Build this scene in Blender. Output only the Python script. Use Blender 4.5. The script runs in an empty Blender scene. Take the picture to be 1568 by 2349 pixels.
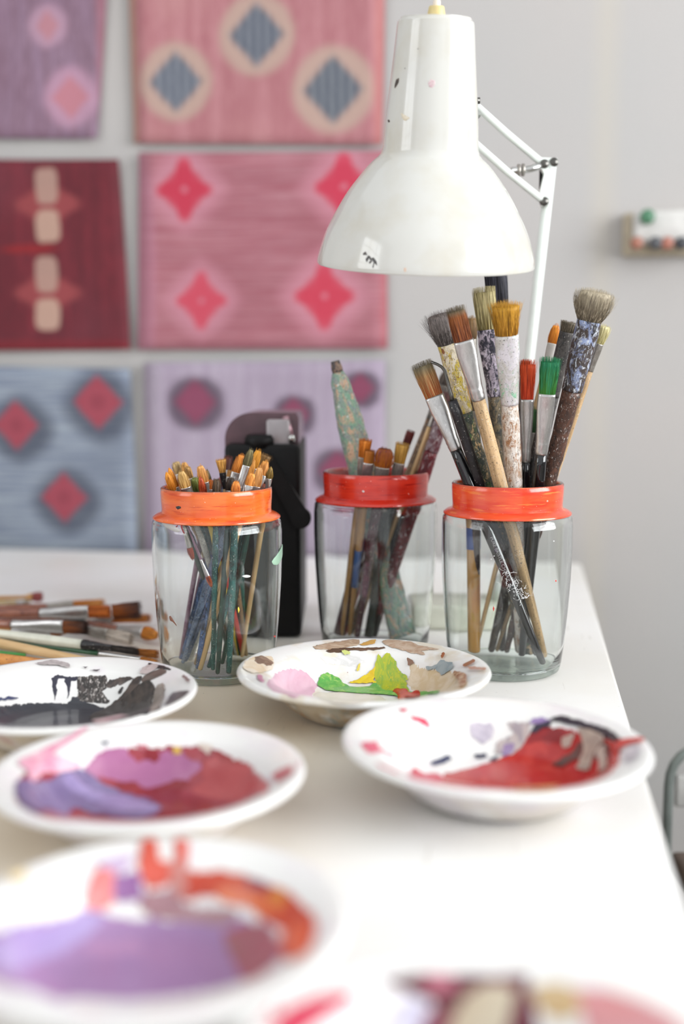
import bpy, bmesh, math, random
import numpy as np
from mathutils import Vector, Matrix, Quaternion
from mathutils.geometry import delaunay_2d_cdt
from mathutils import noise as mnoise
random.seed(7)
PI = math.pi
scn = bpy.context.scene
COL = scn.collection

# ------------------------------------------------------------------ camera
FPX, CX, CY = 2620.0, 784.0, 1174.5
PITCH = math.radians(7.05)
TZ = 0.75                      # table top height
CAM = Vector((0, 0, TZ + 0.30))
FWD = Vector((0, math.cos(PITCH), -math.sin(PITCH)))
UP = Vector((0, math.sin(PITCH), math.cos(PITCH)))
cd = bpy.data.cameras.new('camera'); cam = bpy.data.objects.new('camera', cd); COL.objects.link(cam)
cam.location = CAM; cam.rotation_euler = (PI / 2 - PITCH, 0, 0)
cd.sensor_fit = 'VERTICAL'; cd.sensor_height = 36; cd.lens = FPX / 2349 * 36
cd.clip_start = 0.02; cd.clip_end = 30
cd.dof.use_dof = True; cd.dof.focus_distance = 1.085; cd.dof.aperture_fstop = 1.8
scn.camera = cam

def ray(x, y):
    return (Vector((1, 0, 0)) * ((x - CX) / FPX) + UP * (-(y - CY) / FPX) + FWD)
def on(x, y, z=TZ):            # point at height z
    d = ray(x, y); return CAM + d * ((z - CAM.z) / d.z)
def at(x, y, Y):               # point at depth Y
    d = ray(x, y); return CAM + d * (Y / d.y)
def proj(p):
    v = Vector(p) - CAM; w = v.dot(FWD)
    return (CX + FPX * v.x / w, CY - FPX * v.dot(UP) / w)
def mpp(Y):                    # metres per pixel at depth
    return Y / FPX

# ------------------------------------------------------------------ helpers
def lin(c):
    if isinstance(c, str):
        c = c.lstrip('#'); c = [int(c[i:i + 2], 16) for i in (0, 2, 4)]
    return tuple(((v / 255) / 12.92 if v / 255 <= .04045 else ((v / 255 + .055) / 1.055) ** 2.4) for v in c)
def rgba(c): return tuple(lin(c)) + (1,)

def link(name, me, parent=None, mats=None):
    o = bpy.data.objects.new(name, me); COL.objects.link(o)
    if parent is not None: o.parent = parent
    if mats is not None and me is not None:
        for m in (mats if isinstance(mats, (list, tuple)) else [mats]): me.materials.append(m)
    return o
def empty(name, loc, label, cat, group=None, rot=None):
    o = bpy.data.objects.new(name, None); COL.objects.link(o); o.empty_display_size = .02
    o.location = loc
    if rot is not None:
        o.rotation_mode = 'QUATERNION'; o.rotation_quaternion = rot
    tag(o, label, cat, group); return o
def tag(o, label=None, cat=None, group=None, kind=None):
    if label: o['label'] = label
    if cat: o['category'] = cat
    if group: o['group'] = group
    if kind: o['kind'] = kind
    return o
def bm_obj(name, bm, parent=None, mats=None, smooth=True, ang=None):
    me = bpy.data.meshes.new(name); bm.normal_update(); bm.to_mesh(me); bm.free()
    if smooth:
        me.polygons.foreach_set('use_smooth', [True] * len(me.polygons))
        if ang: me.set_sharp_from_angle(angle=math.radians(ang))
    return link(name, me, parent, mats)
def box(bm, lo, hi, bev=0, seg=2, M=None):
    lo = Vector(lo); hi = Vector(hi); c = (lo + hi) / 2; s = hi - lo
    r = bmesh.ops.create_cube(bm, size=1, matrix=Matrix.Translation(c) @ Matrix.Diagonal((*s, 1)))
    vs = r['verts']
    if bev:
        es = list({e for v in vs for e in v.link_edges})
        g = bmesh.ops.bevel(bm, geom=es, offset=bev, segments=seg, affect='EDGES', profile=.5)
        vs = list({v for f in g['faces'] for v in f.verts} | {v for v in vs if v.is_valid})
    if M is not None: bmesh.ops.transform(bm, matrix=M, verts=vs)
    return vs
def lathe(bm, prof, n=64, M=None, caps=False):
    rings = []
    for (r, z) in prof:
        if r < 1e-6:
            v = bm.verts.new((0, 0, z)); rings.append([v] * n)
        else:
            rings.append([bm.verts.new((r * math.cos(2 * PI * k / n), r * math.sin(2 * PI * k / n), z)) for k in range(n)])
    for a, b in zip(rings[:-1], rings[1:]):
        for k in range(n):
            q = [a[k], a[(k + 1) % n], b[(k + 1) % n], b[k]]
            u = []
            for v in q:
                if v not in u: u.append(v)
            if len(u) >= 3:
                try: bm.faces.new(u)
                except ValueError: pass
    if caps:
        for rg in (rings[0], rings[-1]):
            if rg[0] is not rg[1]:
                try: bm.faces.new(rg)
                except ValueError: pass
    vs = list({v for r in rings for v in r})
    if M is not None: bmesh.ops.transform(bm, matrix=M, verts=vs)
    return vs
def loft(bm, secs, n=20, cap=True):
    """secs: list of (z, a, b[, ox, oy]) elliptical sections along local z (exponent 2)"""
    rings = []
    for s in secs:
        z, a, b = s[:3]; ox, oy = (s[3], s[4]) if len(s) > 4 else (0, 0)
        p = s[5] if len(s) > 5 else 1
        rg = []
        for k in range(n):
            t = 2 * PI * k / n; c, q = math.cos(t), math.sin(t)
            rg.append(bm.verts.new((ox + a * math.copysign(abs(c) ** p, c), oy + b * math.copysign(abs(q) ** p, q), z)))
        rings.append(rg)
    for a, b in zip(rings[:-1], rings[1:]):
        for k in range(n): bm.faces.new((a[k], a[(k + 1) % n], b[(k + 1) % n], b[k]))
    if cap:
        bm.faces.new(list(reversed(rings[0]))); bm.faces.new(rings[-1])
    return rings
def tube(bm, pts, r, n=12, cap=True):
    pts = [Vector(p) for p in pts]; rr = r if isinstance(r, (list, tuple)) else [r] * len(pts)
    rings = []; ref = None
    for i, p in enumerate(pts):
        t = ((pts[min(i + 1, len(pts) - 1)]) - pts[max(i - 1, 0)]).normalized()
        if ref is None:
            ref = t.orthogonal().normalized()
        ref = (ref - t * ref.dot(t)).normalized(); b = t.cross(ref)
        rings.append([bm.verts.new(p + (ref * math.cos(2 * PI * k / n) + b * math.sin(2 * PI * k / n)) * rr[i]) for k in range(n)])
    for a, b in zip(rings[:-1], rings[1:]):
        for k in range(n): bm.faces.new((a[k], a[(k + 1) % n], b[(k + 1) % n], b[k]))
    if cap:
        bm.faces.new(list(reversed(rings[0]))); bm.faces.new(rings[-1])

# ------------------------------------------------------------------ materials
class NT:
    def __init__(s, name):
        s.m = bpy.data.materials.new(name); s.m.use_nodes = True; s.t = s.m.node_tree
        s.b = s.t.nodes['Principled BSDF']; s.out = s.t.nodes['Material Output']
        s._tc = None
    def n(s, typ, **k):
        x = s.t.nodes.new(typ)
        for a, v in k.items(): setattr(x, a, v)
        return x
    def l(s, a, b): s.t.links.new(a, b)
    def tc(s, o='Object'):
        if s._tc is None: s._tc = s.n('ShaderNodeTexCoord')
        return s._tc.outputs[o]
    def math(s, op, a, b=None, clamp=False):
        x = s.n('ShaderNodeMath', operation=op, use_clamp=clamp)
        for i, v in enumerate((a, b)):
            if v is None: continue
            if isinstance(v, (int, float)): x.inputs[i].default_value = v
            else: s.l(v, x.inputs[i])
        return x.outputs[0]
    def mapping(s, src, loc=(0, 0, 0), sc=(1, 1, 1), rot=(0, 0, 0)):
        x = s.n('ShaderNodeMapping'); x.inputs['Location'].default_value = loc
        x.inputs['Scale'].default_value = sc; x.inputs['Rotation'].default_value = rot
        s.l(src, x.inputs['Vector']); return x.outputs[0]
    def noise(s, vec, scale, detail=4, rough=.55, dist=0):
        x = s.n('ShaderNodeTexNoise'); s.l(vec, x.inputs['Vector'])
        x.inputs['Scale'].default_value = scale; x.inputs['Detail'].default_value = detail
        x.inputs['Roughness'].default_value = rough; x.inputs['Distortion'].default_value = dist
        return x.outputs['Fac']
    def ramp(s, fac, a, b):
        x = s.n('ShaderNodeMapRange'); x.clamp = True
        s.l(fac, x.inputs['Value']); x.inputs['From Min'].default_value = a; x.inputs['From Max'].default_value = b
        return x.outputs[0]
    def mix(s, fac, a, b, mode='MIX'):
        x = s.n('ShaderNodeMix', data_type='RGBA', blend_type=mode)
        if isinstance(fac, (int, float)): x.inputs[0].default_value = fac
        else: s.l(fac, x.inputs[0])
        for i, v in ((6, a), (7, b)):
            if isinstance(v, (tuple, list)): x.inputs[i].default_value = v
            else: s.l(v, x.inputs[i])
        return x.outputs[2]
    def bump(s, h, strength=.3, dist=.001):
        x = s.n('ShaderNodeBump'); x.inputs['Strength'].default_value = strength; x.inputs['Distance'].default_value = dist
        s.l(h, x.inputs['Height']); s.l(x.outputs[0], s.b.inputs['Normal'])
    def color(s, c):
        if isinstance(c, (tuple, list)): s.b.inputs['Base Color'].default_value = c
        else: s.l(c, s.b.inputs['Base Color'])
    def set(s, **k):
        for a, v in k.items(): s.b.inputs[a.replace('_', ' ')].default_value = v
        return s

def plain(name, c, rough=.5, metal=0, var=.12, scale=60, bump=0, coat=0):
    t = NT(name); nz = t.noise(t.tc(), scale, 3)
    c0 = rgba(c); d = tuple(max(0, v * (1 - var)) for v in c0[:3]) + (1,)
    t.color(t.mix(t.ramp(nz, .35, .65), d, c0)); t.set(Roughness=rough, Metallic=metal)
    if coat: t.b.inputs['Coat Weight'].default_value = coat; t.b.inputs['Coat Roughness'].default_value = .05
    if bump: t.bump(nz, bump, .0006)
    return t.m
SCM = 2.7
def mott(name, base, layers, rough=.55, bump=.6, stretch=(1, 1, .55), coat=0, metal=0):
    """crusted paint: layers = (colour, scale, threshold, softness)"""
    t = NT(name); c = rgba(base); s0 = random.uniform(0, 50)
    hn = None
    for i, (cc, sc, th, so) in enumerate(layers):
        v = t.mapping(t.tc(), (s0 + i * 3.7, i * 1.3 + s0, i * 2.1), stretch)
        nz = t.noise(v, sc * SCM, 8, .7, .9)
        hn = nz if hn is None else t.math('ADD', hn, nz)
        c = t.mix(t.ramp(nz, th - so * .3, th + so), c, rgba(cc))
    if len(layers) > 2:
        f1 = t.noise(t.mapping(t.tc(), (s0, 9, 9), (1, 1, .8)), 700, 3, .7); f2 = t.noise(t.mapping(t.tc(), (9, s0, 9), (1, 1, .8)), 520, 4, .7)
        c = t.mix(t.ramp(f1, .60, .66), c, rgba('#231f1f')); c = t.mix(t.ramp(f2, .63, .68), c, rgba('#d9d3ca'))
    t.color(c); t.set(Roughness=rough, Metallic=metal)
    if coat: t.b.inputs['Coat Weight'].default_value = coat
    if hn is not None and bump: t.bump(hn, bump, .0008)
    return t.m
def bristle_mat(name, base, tip, L, streak=.5, dirty=None):
    t = NT(name); z = t.n('ShaderNodeSeparateXYZ'); t.l(t.tc(), z.inputs[0])
    g = t.ramp(z.outputs[2], .15 * L, .95 * L)
    c = t.mix(g, rgba(base), rgba(tip))
    v = t.mapping(t.tc(), (random.uniform(0, 9), 0, 0), (1, 1, .04))
    nz = t.noise(v, 900, 2)
    dk = tuple(x * (1 - streak) for x in rgba(base)[:3]) + (1,)
    c = t.mix(t.ramp(nz, .52, .7), c, dk)
    lt = tuple(min(1, x * 1.35 + .03) for x in rgba(tip)[:3]) + (1,)
    c = t.mix(t.ramp(nz, .48, .34), c, lt)
    if dirty: c = t.mix(t.ramp(z.outputs[2], dirty[1] * L, dirty[2] * L), c, rgba(dirty[0]))
    c = t.mix(1.0, c, (.86, .80, .74, 1), 'MULTIPLY')
    t.color(c); t.set(Roughness=.55); return t.m

M_WHITE = plain('lamp_enamel', '#e9e7de', .12, 0, .05, 14, 0, .6)
t = NT('lamp_enamel_stained')
v = t.tc(); a = t.noise(v, 18, 4); b = t.noise(t.mapping(v, (3, 2, 1)), 400, 2)
c = t.mix(t.ramp(a, .45, .75), rgba('#c9c8c2'), rgba('#c0bbad'))
t.color(c); t.set(Roughness=.16); t.b.inputs['Coat Weight'].default_value = .5; t.b.inputs['Coat Roughness'].default_value = .04
M_SHADE = t.m
M_LAMPIN = plain('shade_inside', '#e8e6dd', .4)
M_ARM = plain('arm_enamel', '#e6ece6', .3, 0, .06, 50)
M_CREAM = plain('cream_plastic', '#d8c48a', .4, 0, .15, 90)
M_IVORY = plain('ivory_plastic', '#e8dccb', .4)
M_CHROME = plain('chrome', '#c9c9c6', .22, 1, .1, 80)
M_ALU = mott('ferrule_metal', '#c6c4c2', [('#a8a5a4', 90, .5, .25), ('#dedddb', 200, .58, .1)], .28, .12, (1, 1, .3), 0, .9)
M_ALUD = mott('ferrule_worn', '#a9a49d', [('#7d756c', 90, .5, .2), ('#cfcac4', 200, .6, .06)], .35, .2, (1, 1, .3), 0, .75)
M_BLACKP = plain('black_plastic', '#060506', .5, 0, .3, 200, .1)
M_BLACKP.node_tree.nodes['Principled BSDF'].inputs['Specular IOR Level'].default_value = .25
M_BLACKG = plain('black_gloss', '#0c0c0f', .15, 0, .3, 100)
M_DARKMETAL = plain('dark_steel', '#6c6a66', .3, .9, .3, 60)

# thin clear glass (single shells)
def glass_mat(name, edge, tint=(.97, .985, .98), rough=.02):
    t = NT(name); t.t.nodes.remove(t.b)
    lw = t.n('ShaderNodeLayerWeight'); lw.inputs['Blend'].default_value = .5
    tr = t.n('ShaderNodeBsdfTransparent')
    f2 = t.math('POWER', lw.outputs['Facing'], 7)
    fr = t.math('ADD', t.math('MULTIPLY', t.math('POWER', lw.outputs['Facing'], 5), .9), .032)
    t.l(t.mix(f2, tint + (1,), rgba(edge)), tr.inputs['Color'])
    gl = t.n('ShaderNodeBsdfGlossy'); gl.inputs['Roughness'].default_value = rough
    bp = t.n('ShaderNodeBump'); bp.inputs['Strength'].default_value = .5; bp.inputs['Distance'].default_value = .0025
    t.l(t.noise(t.mapping(t.tc(), (0, 0, 0), (1, 1, .08)), 70, 2), bp.inputs['Height']); t.l(bp.outputs[0], gl.inputs['Normal'])
    mx = t.n('ShaderNodeMixShader'); t.l(fr, mx.inputs[0]); t.l(tr.outputs[0], mx.inputs[1]); t.l(gl.outputs[0], mx.inputs[2])
    t.l(mx.outputs[0], t.out.inputs['Surface']); return t.m
M_GLASS = glass_mat('jar_glass', '#72867f', (.985, .995, .99))
M_GBASE = glass_mat('jar_base_glass', '#8ba69e', (.93, .965, .955), .06)

t = NT('jar_wall_glass'); t.set(Roughness=0.0, IOR=1.45); t.b.inputs['Transmission Weight'].default_value = 1
t.color(rgba('#fbfefd')); M_SOLID = t.m
def band_mat(name, c1, c2, c3):
    t = NT(name); v = t.mapping(t.tc(), (random.uniform(0, 9), 0, 0), (1, 1, 7))
    nz = t.noise(v, 22, 4); sp = t.noise(t.tc(), 700, 1)
    c = t.mix(t.ramp(nz, .4, .62), rgba(c1), rgba(c2))
    c = t.mix(t.ramp(t.noise(t.mapping(t.tc(), (5, 5, 5), (1, 1, 9)), 40, 3), .56, .7), c, rgba(c3))
    c = t.mix(t.ramp(sp, .76, .8), c, rgba('#f4dccb'))
    t.color(c); t.set(Roughness=.22); t.b.inputs['Coat Weight'].default_value = .4; t.bump(nz, .25, .001)
    return t.m

# ------------------------------------------------------------------ setting
corner = on(1332, 1292)
YAW = math.radians(-8.9)
RU = Vector((math.cos(YAW), math.sin(YAW), 0)); RV = Vector((-math.sin(YAW), math.cos(YAW), 0))
ROOM = Matrix.Translation((corner.x, corner.y, 0)) @ Matrix.Rotation(YAW, 4, 'Z')
def room(u, v, z=0): return ROOM @ Vector((u, v, z))
WALLV = 0.06      # back wall plane in room v

t = NT('plaster_wall')
v = t.tc(); n1 = t.noise(v, 1.6, 3); n2 = t.noise(v, 90, 4)
c = t.mix(t.ramp(n1, .35, .7), rgba('#b2adaa'), rgba('#acacab'))
sx = t.n('ShaderNodeSeparateXYZ'); t.l(v, sx.inputs[0])
seam = t.math('ABSOLUTE', t.math('SUBTRACT', sx.outputs[0], .022))
c = t.mix(t.math('MULTIPLY', t.ramp(seam, .03, .0), .3), c, rgba('#c0b7a4'))
t.color(c); t.set(Roughness=.85); t.bump(n2, .15, .002); M_WALL = t.m
M_FLOOR = mott('floor_paint', '#8f8a83', [('#7b766f', 3, .5, .2), ('#a29c94', 14, .6, .1)], .6, .05, (1, 1, 1))
t = NT('white_table_paint')
v = t.tc(); n1 = t.noise(v, 5.5, 4); n2 = t.noise(v, 240, 3); n3 = t.noise(t.mapping(v, (2, 2, 2), (1, .06, 1), (0, 0, .5)), 260, 2)
c = t.mix(t.ramp(n1, .38, .68), rgba('#ecebe9'), rgba('#e6e3dd'))
# warm beige shade around the jars and plates, painted into the table colour
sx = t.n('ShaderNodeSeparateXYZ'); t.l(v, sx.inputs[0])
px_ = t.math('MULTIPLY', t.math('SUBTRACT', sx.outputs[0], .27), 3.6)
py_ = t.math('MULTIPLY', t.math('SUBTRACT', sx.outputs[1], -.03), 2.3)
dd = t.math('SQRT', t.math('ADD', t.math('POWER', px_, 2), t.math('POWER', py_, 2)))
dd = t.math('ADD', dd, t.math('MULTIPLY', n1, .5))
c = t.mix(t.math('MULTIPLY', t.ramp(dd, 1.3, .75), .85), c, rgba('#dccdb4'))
c = t.mix(t.ramp(n2, .72, .76), c, rgba('#8f8880'))
c = t.mix(t.math('MULTIPLY', t.ramp(n3, .68, .74), .35), c, rgba('#a59c90'))
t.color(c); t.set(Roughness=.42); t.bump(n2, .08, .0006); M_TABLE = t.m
M_TLEG = plain('table_leg_paint', '#d9d6cf', .5)
M_TRIM = plain('window_paint', '#eeeeea', .4)

def struct(name, boxes, mat, M=ROOM, bev=0):
    bm = bmesh.new()
    for lo, hi in boxes: box(bm, lo, hi, bev)
    o = bm_obj(name, bm, None, mat, False); o.matrix_world = M
    tag(o, kind='structure'); return o
struct('wall_back', [((-2.4, WALLV, 0), (2.3, WALLV + .1, 2.9))], M_WALL)
struct('floor', [((-2.5, -4.2, -.1), (2.4, WALLV + .1, 0))], M_FLOOR)
struct('baseboard_back', [((-2.3, WALLV - .015, 0), (2.2, WALLV, .09))], M_TRIM)
def holed_wall(name, u0, u1, v0, v1, z0, z1):
    struct(name, [((u0, -4.2, 0), (u1, v0, 2.9)), ((u0, v1, 0), (u1, WALLV, 2.9)),
                  ((u0, v0, 0), (u1, v1, z0)), ((u0, v0, z1), (u1, v1, 2.9))], M_WALL)
def window(name, u, v0, v1, z0, z1):
    b = [((u, v0, z0), (u + .06, v1, z0 + .05)), ((u, v0, z1 - .05), (u + .06, v1, z1)),
         ((u, v0, z0), (u + .06, v0 + .05, z1)), ((u, v1 - .05, z0), (u + .06, v1, z1))]
    for k in (1, 2): w = v0 + (v1 - v0) * k / 3; b.append(((u + .01, w - .015, z0), (u + .05, w + .015, z1)))
    for k in (1, 2, 3): z = z0 + (z1 - z0) * k / 4; b.append(((u + .01, v0, z - .012), (u + .05, v1, z + .012)))
    struct(name, b, M_TRIM)
holed_wall('wall_right', 2.0, 2.1, -2.7, -.5, .95, 2.6)
window('window_1', 2.02, -2.7, -.5, .95, 2.6)
holed_wall('wall_left', -2.4, -2.3, -3.2, -1.6, 1.0, 2.6)
window('window_2', -2.38, -3.2, -1.6, 1.0, 2.6)
def area(name, u, v, z, su, sz, en, sign, col):
    ld = bpy.data.lights.new(name, 'AREA'); ld.shape = 'RECTANGLE'; ld.size = su; ld.size_y = sz; ld.energy = en; ld.color = col
    o = bpy.data.objects.new(name, ld); COL.objects.link(o); o.location = room(u, v, z)
    o.rotation_euler = (ROOM.to_3x3() @ Vector((-sign, 0, 0))).to_track_quat('-Z', 'Y').to_euler()
    return o
area('daylight_right', 2.2, -1.6, 1.78, 2.2, 1.65, 125, 1, (.965, .985, 1))
area('daylight_left', -2.5, -2.4, 1.8, 1.6, 1.6, 26, -1, (.96, .98, 1))
w = bpy.data.worlds.new('daylight'); scn.world = w; w.use_nodes = True
w.node_tree.nodes['Background'].inputs[0].default_value = (.95, .975, 1, 1)
w.node_tree.nodes['Background'].inputs[1].default_value = .95

# table
tab = empty('work_table', room(-.7, -.9, 0), 'long white painted work table with scuffed top standing against the wall', 'table',
            rot=Quaternion((0, 0, 1), YAW))
TM = tab.matrix_basis
bm = bmesh.new()
vs = box(bm, (-.9, -1.15, TZ - .032), (.7, .9, TZ), 0)
es = [e for e in bm.edges]
bmesh.ops.bevel(bm, geom=es, offset=.003, segments=2, affect='EDGES')
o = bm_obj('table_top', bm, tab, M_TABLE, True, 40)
for (x, y) in ((-.85, .8), (.62, .8), (-.85, -1.1), (.62, -1.1)):
    bm = bmesh.new(); box(bm, (x, y, 0), (x + .05, y + .05, TZ - .032), .003); bm_obj('leg', bm, tab, M_TLEG)
bm = bmesh.new()
box(bm, (-.82, .81, TZ - .12), (.62, .83, TZ - .034)); box(bm, (-.82, -1.08, TZ - .12), (.62, -1.06, TZ - .034))
box(bm, (.64, -1.05, TZ - .12), (.66, .8, TZ - .034)); box(bm, (-.83, -1.05, TZ - .12), (-.81, .8, TZ - .034))
bm_obj('apron', bm, tab, M_TLEG, False)

# ------------------------------------------------------------------ posters on the wall
def wall_uv(x, y, off=0):
    d = ray(x, y); n = RV; p0 = room(0, WALLV - off, 0)
    k = (p0 - CAM).dot(n) / d.dot(n); p = CAM + d * k
    q = ROOM.inverted() @ p; return q.x, q.z
def poster(name, quad, base, streaks, motifs, label, edge=None):
    """quad = pixel corners TL TR BR BL"""
    pts = [wall_uv(*q, .004) for q in quad]
    cu = sum(p[0] for p in pts) / 4; cz = sum(p[1] for p in pts) / 4
    bm = bmesh.new(); N = 14; g = []
    for j in range(N + 1):
        row = []
        for i in range(N + 1):
            s, q = i / N, j / N
            u = (1 - q) * ((1 - s) * pts[0][0] + s * pts[1][0]) + q * ((1 - s) * pts[3][0] + s * pts[2][0])
            z = (1 - q) * ((1 - s) * pts[0][1] + s * pts[1][1]) + q * ((1 - s) * pts[3][1] + s * pts[2][1])
            curl = .0035 + .004 * (abs(2 * s - 1) ** 4 + (2 * q - 1) ** 4) + .0015 * math.sin(9 * s + 4 * q)
            row.append(bm.verts.new((u - cu, -curl, z - cz)))
        g.append(row)
    for j in range(N):
        for i in range(N): bm.faces.new((g[j + 1][i], g[j + 1][i + 1], g[j][i + 1], g[j][i]))
    t = NT(name + '_print'); v = t.tc(); c = rgba(base)
    for (cc, sc, st, th, so, amt) in streaks:
        nz = t.noise(t.mapping(v, (random.uniform(0, 9),) * 3, st), sc, 3)
        c = t.mix(t.math('MULTIPLY', t.ramp(nz, th, th + so), amt), c, rgba(cc))
    sx = t.n('ShaderNodeSeparateXYZ')
    nzd = t.n('ShaderNodeTexNoise'); nzd.inputs['Scale'].default_value = 45; t.l(v, nzd.inputs['Vector'])
    off = t.n('ShaderNodeVectorMath', operation='MULTIPLY_ADD'); t.l(nzd.outputs['Color'], off.inputs[0])
    off.inputs[1].default_value = (.006, .006, .006); t.l(v, off.inputs[2])
    off2 = t.n('ShaderNodeVectorMath', operation='SUBTRACT'); t.l(off.outputs[0], off2.inputs[0]); off2.inputs[1].default_value = (.003, .003, .003)
    t.l(off2.outputs[0], sx.inputs[0])
    pm = abs(wall_uv(500, 600)[0] - wall_uv(501, 600)[0])
    for (mx, my, rx, ry, cc, pw, soft, amt) in motifs:
        u, z = wall_uv(mx, my)
        dx = t.math('ABSOLUTE', t.math('DIVIDE', t.math('SUBTRACT', sx.outputs[0], u - cu), rx * pm))
        dy = t.math('ABSOLUTE', t.math('DIVIDE', t.math('SUBTRACT', sx.outputs[2], z - cz), ry * pm))
        d = t.math('ADD', t.math('POWER', dx, pw), t.math('POWER', dy, pw))
        m = t.math('MULTIPLY', t.ramp(d, 1 + soft, 1 - soft), amt)
        if isinstance(cc, tuple):
            sn = t.math('SINE', t.math('MULTIPLY', sx.outputs[0], 420))
            cc = t.mix(t.ramp(sn, -.5, .5), rgba(cc[0]), rgba(cc[1]))
        else: cc = rgba(cc)
        c = t.mix(m, c, cc)
    c = t.mix(1.0, c, (.73, .73, .73, 1), 'MULTIPLY')
    t.color(c); t.set(Roughness=.75)
    me = bpy.data.meshes.new(name); bm.to_mesh(me); bm.free()
    me.polygons.foreach_set('use_smooth', [True] * len(me.polygons))
    o = link('textile_print', me, None, t.m)
    o.matrix_world = ROOM @ Matrix.Translation((cu, WALLV - .002, cz))
    md = o.modifiers.new('s', 'SOLIDIFY'); md.thickness = .0012; md.offset = -1
    tag(o, label, 'art print', None); return o
V = (9, 1, .6); H = (.5, 1, 9)
def cross4(x, y, r, c, hc, halo=1.5, hp=1.25, amt=.7):
    return [(x, y, r * halo, r * halo, hc, hp, .3, amt), (x, y, r * .8, r * .8, c, 1.5, .2, .9), (x, y, r, r * .30, c, 3, .3, .9), (x, y, r * .32, r * 1.1, c, 3, .3, .9), (x, y, r * .12, r * .12, hc, 2, .5, .6)]
def diam(x, y, r, c, hc, halo=1.4):
    return [(x, y, r * halo, r * halo * 1.02, hc, 1.9, .22, .9), (x, y, r, r * 1.08, c, 1.1, .16, 1), (x, y, r * .6, r * .62, c, 3, .2, 1)]
poster('lilac', [(-150, -60), (250, -60), (226, 320), (-150, 318)], '#8d6d80',
       [('#a386a0', 9, V, .45, .2, .8), ('#7d5468', 4, (1, 1, 1), .5, .2, .5), ('#b594ac', 60, V, .5, .1, .5)],
       [(113, 62, 46, 46, '#c99fb5', 1.8, .3, .8), (113, 62, 26, 34, '#c98790', 1.1, .2, .8),
        (165, 225, 62, 66, '#cf9fb8', 1.8, .3, .8), (165, 225, 46, 48, '#cf8089', .95, .15, .75), (240, 130, 14, 260, '#a2565b', 2, .5, .5)],
       'lilac textile print with two small pink motifs at the top left of the wall')
poster('rose_navy', [(297, -60), (884, -60), (878, 334), (310, 330)], '#bb7a80',
       [('#cd9095', 6, V, .42, .2, .8), ('#a95f6a', 70, V, .5, .1, .45), ('#d6a19b', 3, (1, 1, 1), .55, .2, .6)],
       diam(590, 82, 60, ('#565d6c', '#868a94'), '#c6a99b') + diam(405, 190, 58, ('#5a6170', '#8a8e98'), '#c6a99b') +
       diam(765, 208, 64, ('#545b6a', '#84888f'), '#c6a99b') + [(872, 120, 12, 400, '#c9705c', 2, .5, .3), (308, 120, 10, 400, '#c9a489', 2, .5, .6)],
       'rose pink textile print with navy striped diamonds in cream halos')
poster('maroon', [(-150, 366), (276, 368), (303, 802), (-150, 806)], '#701b2a',
       [('#8a2736', 7, V, .45, .2, .8), ('#4f141f', 60, V, .5, .1, .6), ('#7d3a48', 4, (1, 1, 1), .5, .25, .6)],
       [x for (a, b) in ((112, 470), (112, 672)) for x in
        ((a, b, 78, 22, '#a04448', 2.6, .4, .95), (a, b, 54, 40, '#a04448', 2.2, .4, .9), (a - 2, b - 42, 27, 40, '#c09a8c', 4, .3, .9), (a + 1, b + 50, 29, 36, '#cba593', 4, .3, .95))] + [
        (70, 572, 70, 10, '#a01a20', 2, .5, .8), (100, 795, 300, 14, '#a12a34', 2, .5, .5)],
       'dark maroon textile print with two cream and pink crosses')
poster('rose_pink', [(322, 352), (884, 347), (890, 800), (318, 802)], '#b06672',
       [('#cf939d', 16, (.3, 1, 16), .46, .1, .65), ('#98505e', 40, (.2, 1, 9), .5, .1, .5), ('#c08e98', 80, H, .5, .1, .3), ('#9a4f5b', 3, (1, 1, 1), .5, .2, .5)],
       cross4(425, 437, 62, '#cf3550', '#d893a4') + cross4(790, 430, 64, '#d63b57', '#dc94a5') +
       cross4(463, 690, 58, '#d84e63', '#d893a4') + cross4(745, 680, 66, '#d63f57', '#dc94a5') + [(335, 600, 26, 230, '#c98aa0', 2.5, .4, .5), (882, 690, 8, 150, '#c9504e', 2, .5, .3)],
       'rose pink textile print with four bright coral red flower motifs')
poster('blue_grey', [(-150, 838), (302, 846), (318, 1276), (-150, 1274)], '#8b95a9',
       [('#b4bec9', 34, (.25, 1, 9), .46, .1, .8), ('#6f788c', 5, (1, 1, 1), .5, .2, .5), ('#a9b4c4', 3, (1, 1, 1), .55, .2, .5)],
       [x for (a, b, r) in ((40, 975, 56), (228, 922, 60), (150, 1140, 56)) for x in
        ((a + 8, b + 10, r * 1.5, r * 1.4, '#3c4052', 1.6, .35, .7), (a, b, r, r * 1.05, '#b04a5a', 1.0, .12, 1), (a, b, r * .62, r * .62, '#b24e5e', 3, .2, 1), (a, b, r * .3, r * .3, '#93394a', 2, .6, .5))],
       'blue grey striped textile print with three red motifs at the bottom left')
poster('lilac_grey', [(334, 832), (884, 826), (882, 1290), (334, 1284)], '#b6a6b9',
       [('#c6b9c9', 5, V, .45, .2, .8), ('#a391a5', 60, V, .5, .1, .4)],
       [x for (a, b, r) in ((450, 922, 50), (674, 950, 38), (828, 890, 34), (775, 1078, 44)) for x in
        ((a + 2, b + 4, r * 1.3, r * 1.2, '#4c3549', 2.4, .35, .8), (a, b, r * .95, r, '#8f4460', 1.1, .2, 1), (a, b, r * .6, r * .6, '#954a66', 3, .3, 1))],
       'pale lilac grey textile print with dark plum motifs behind the radio')

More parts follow.
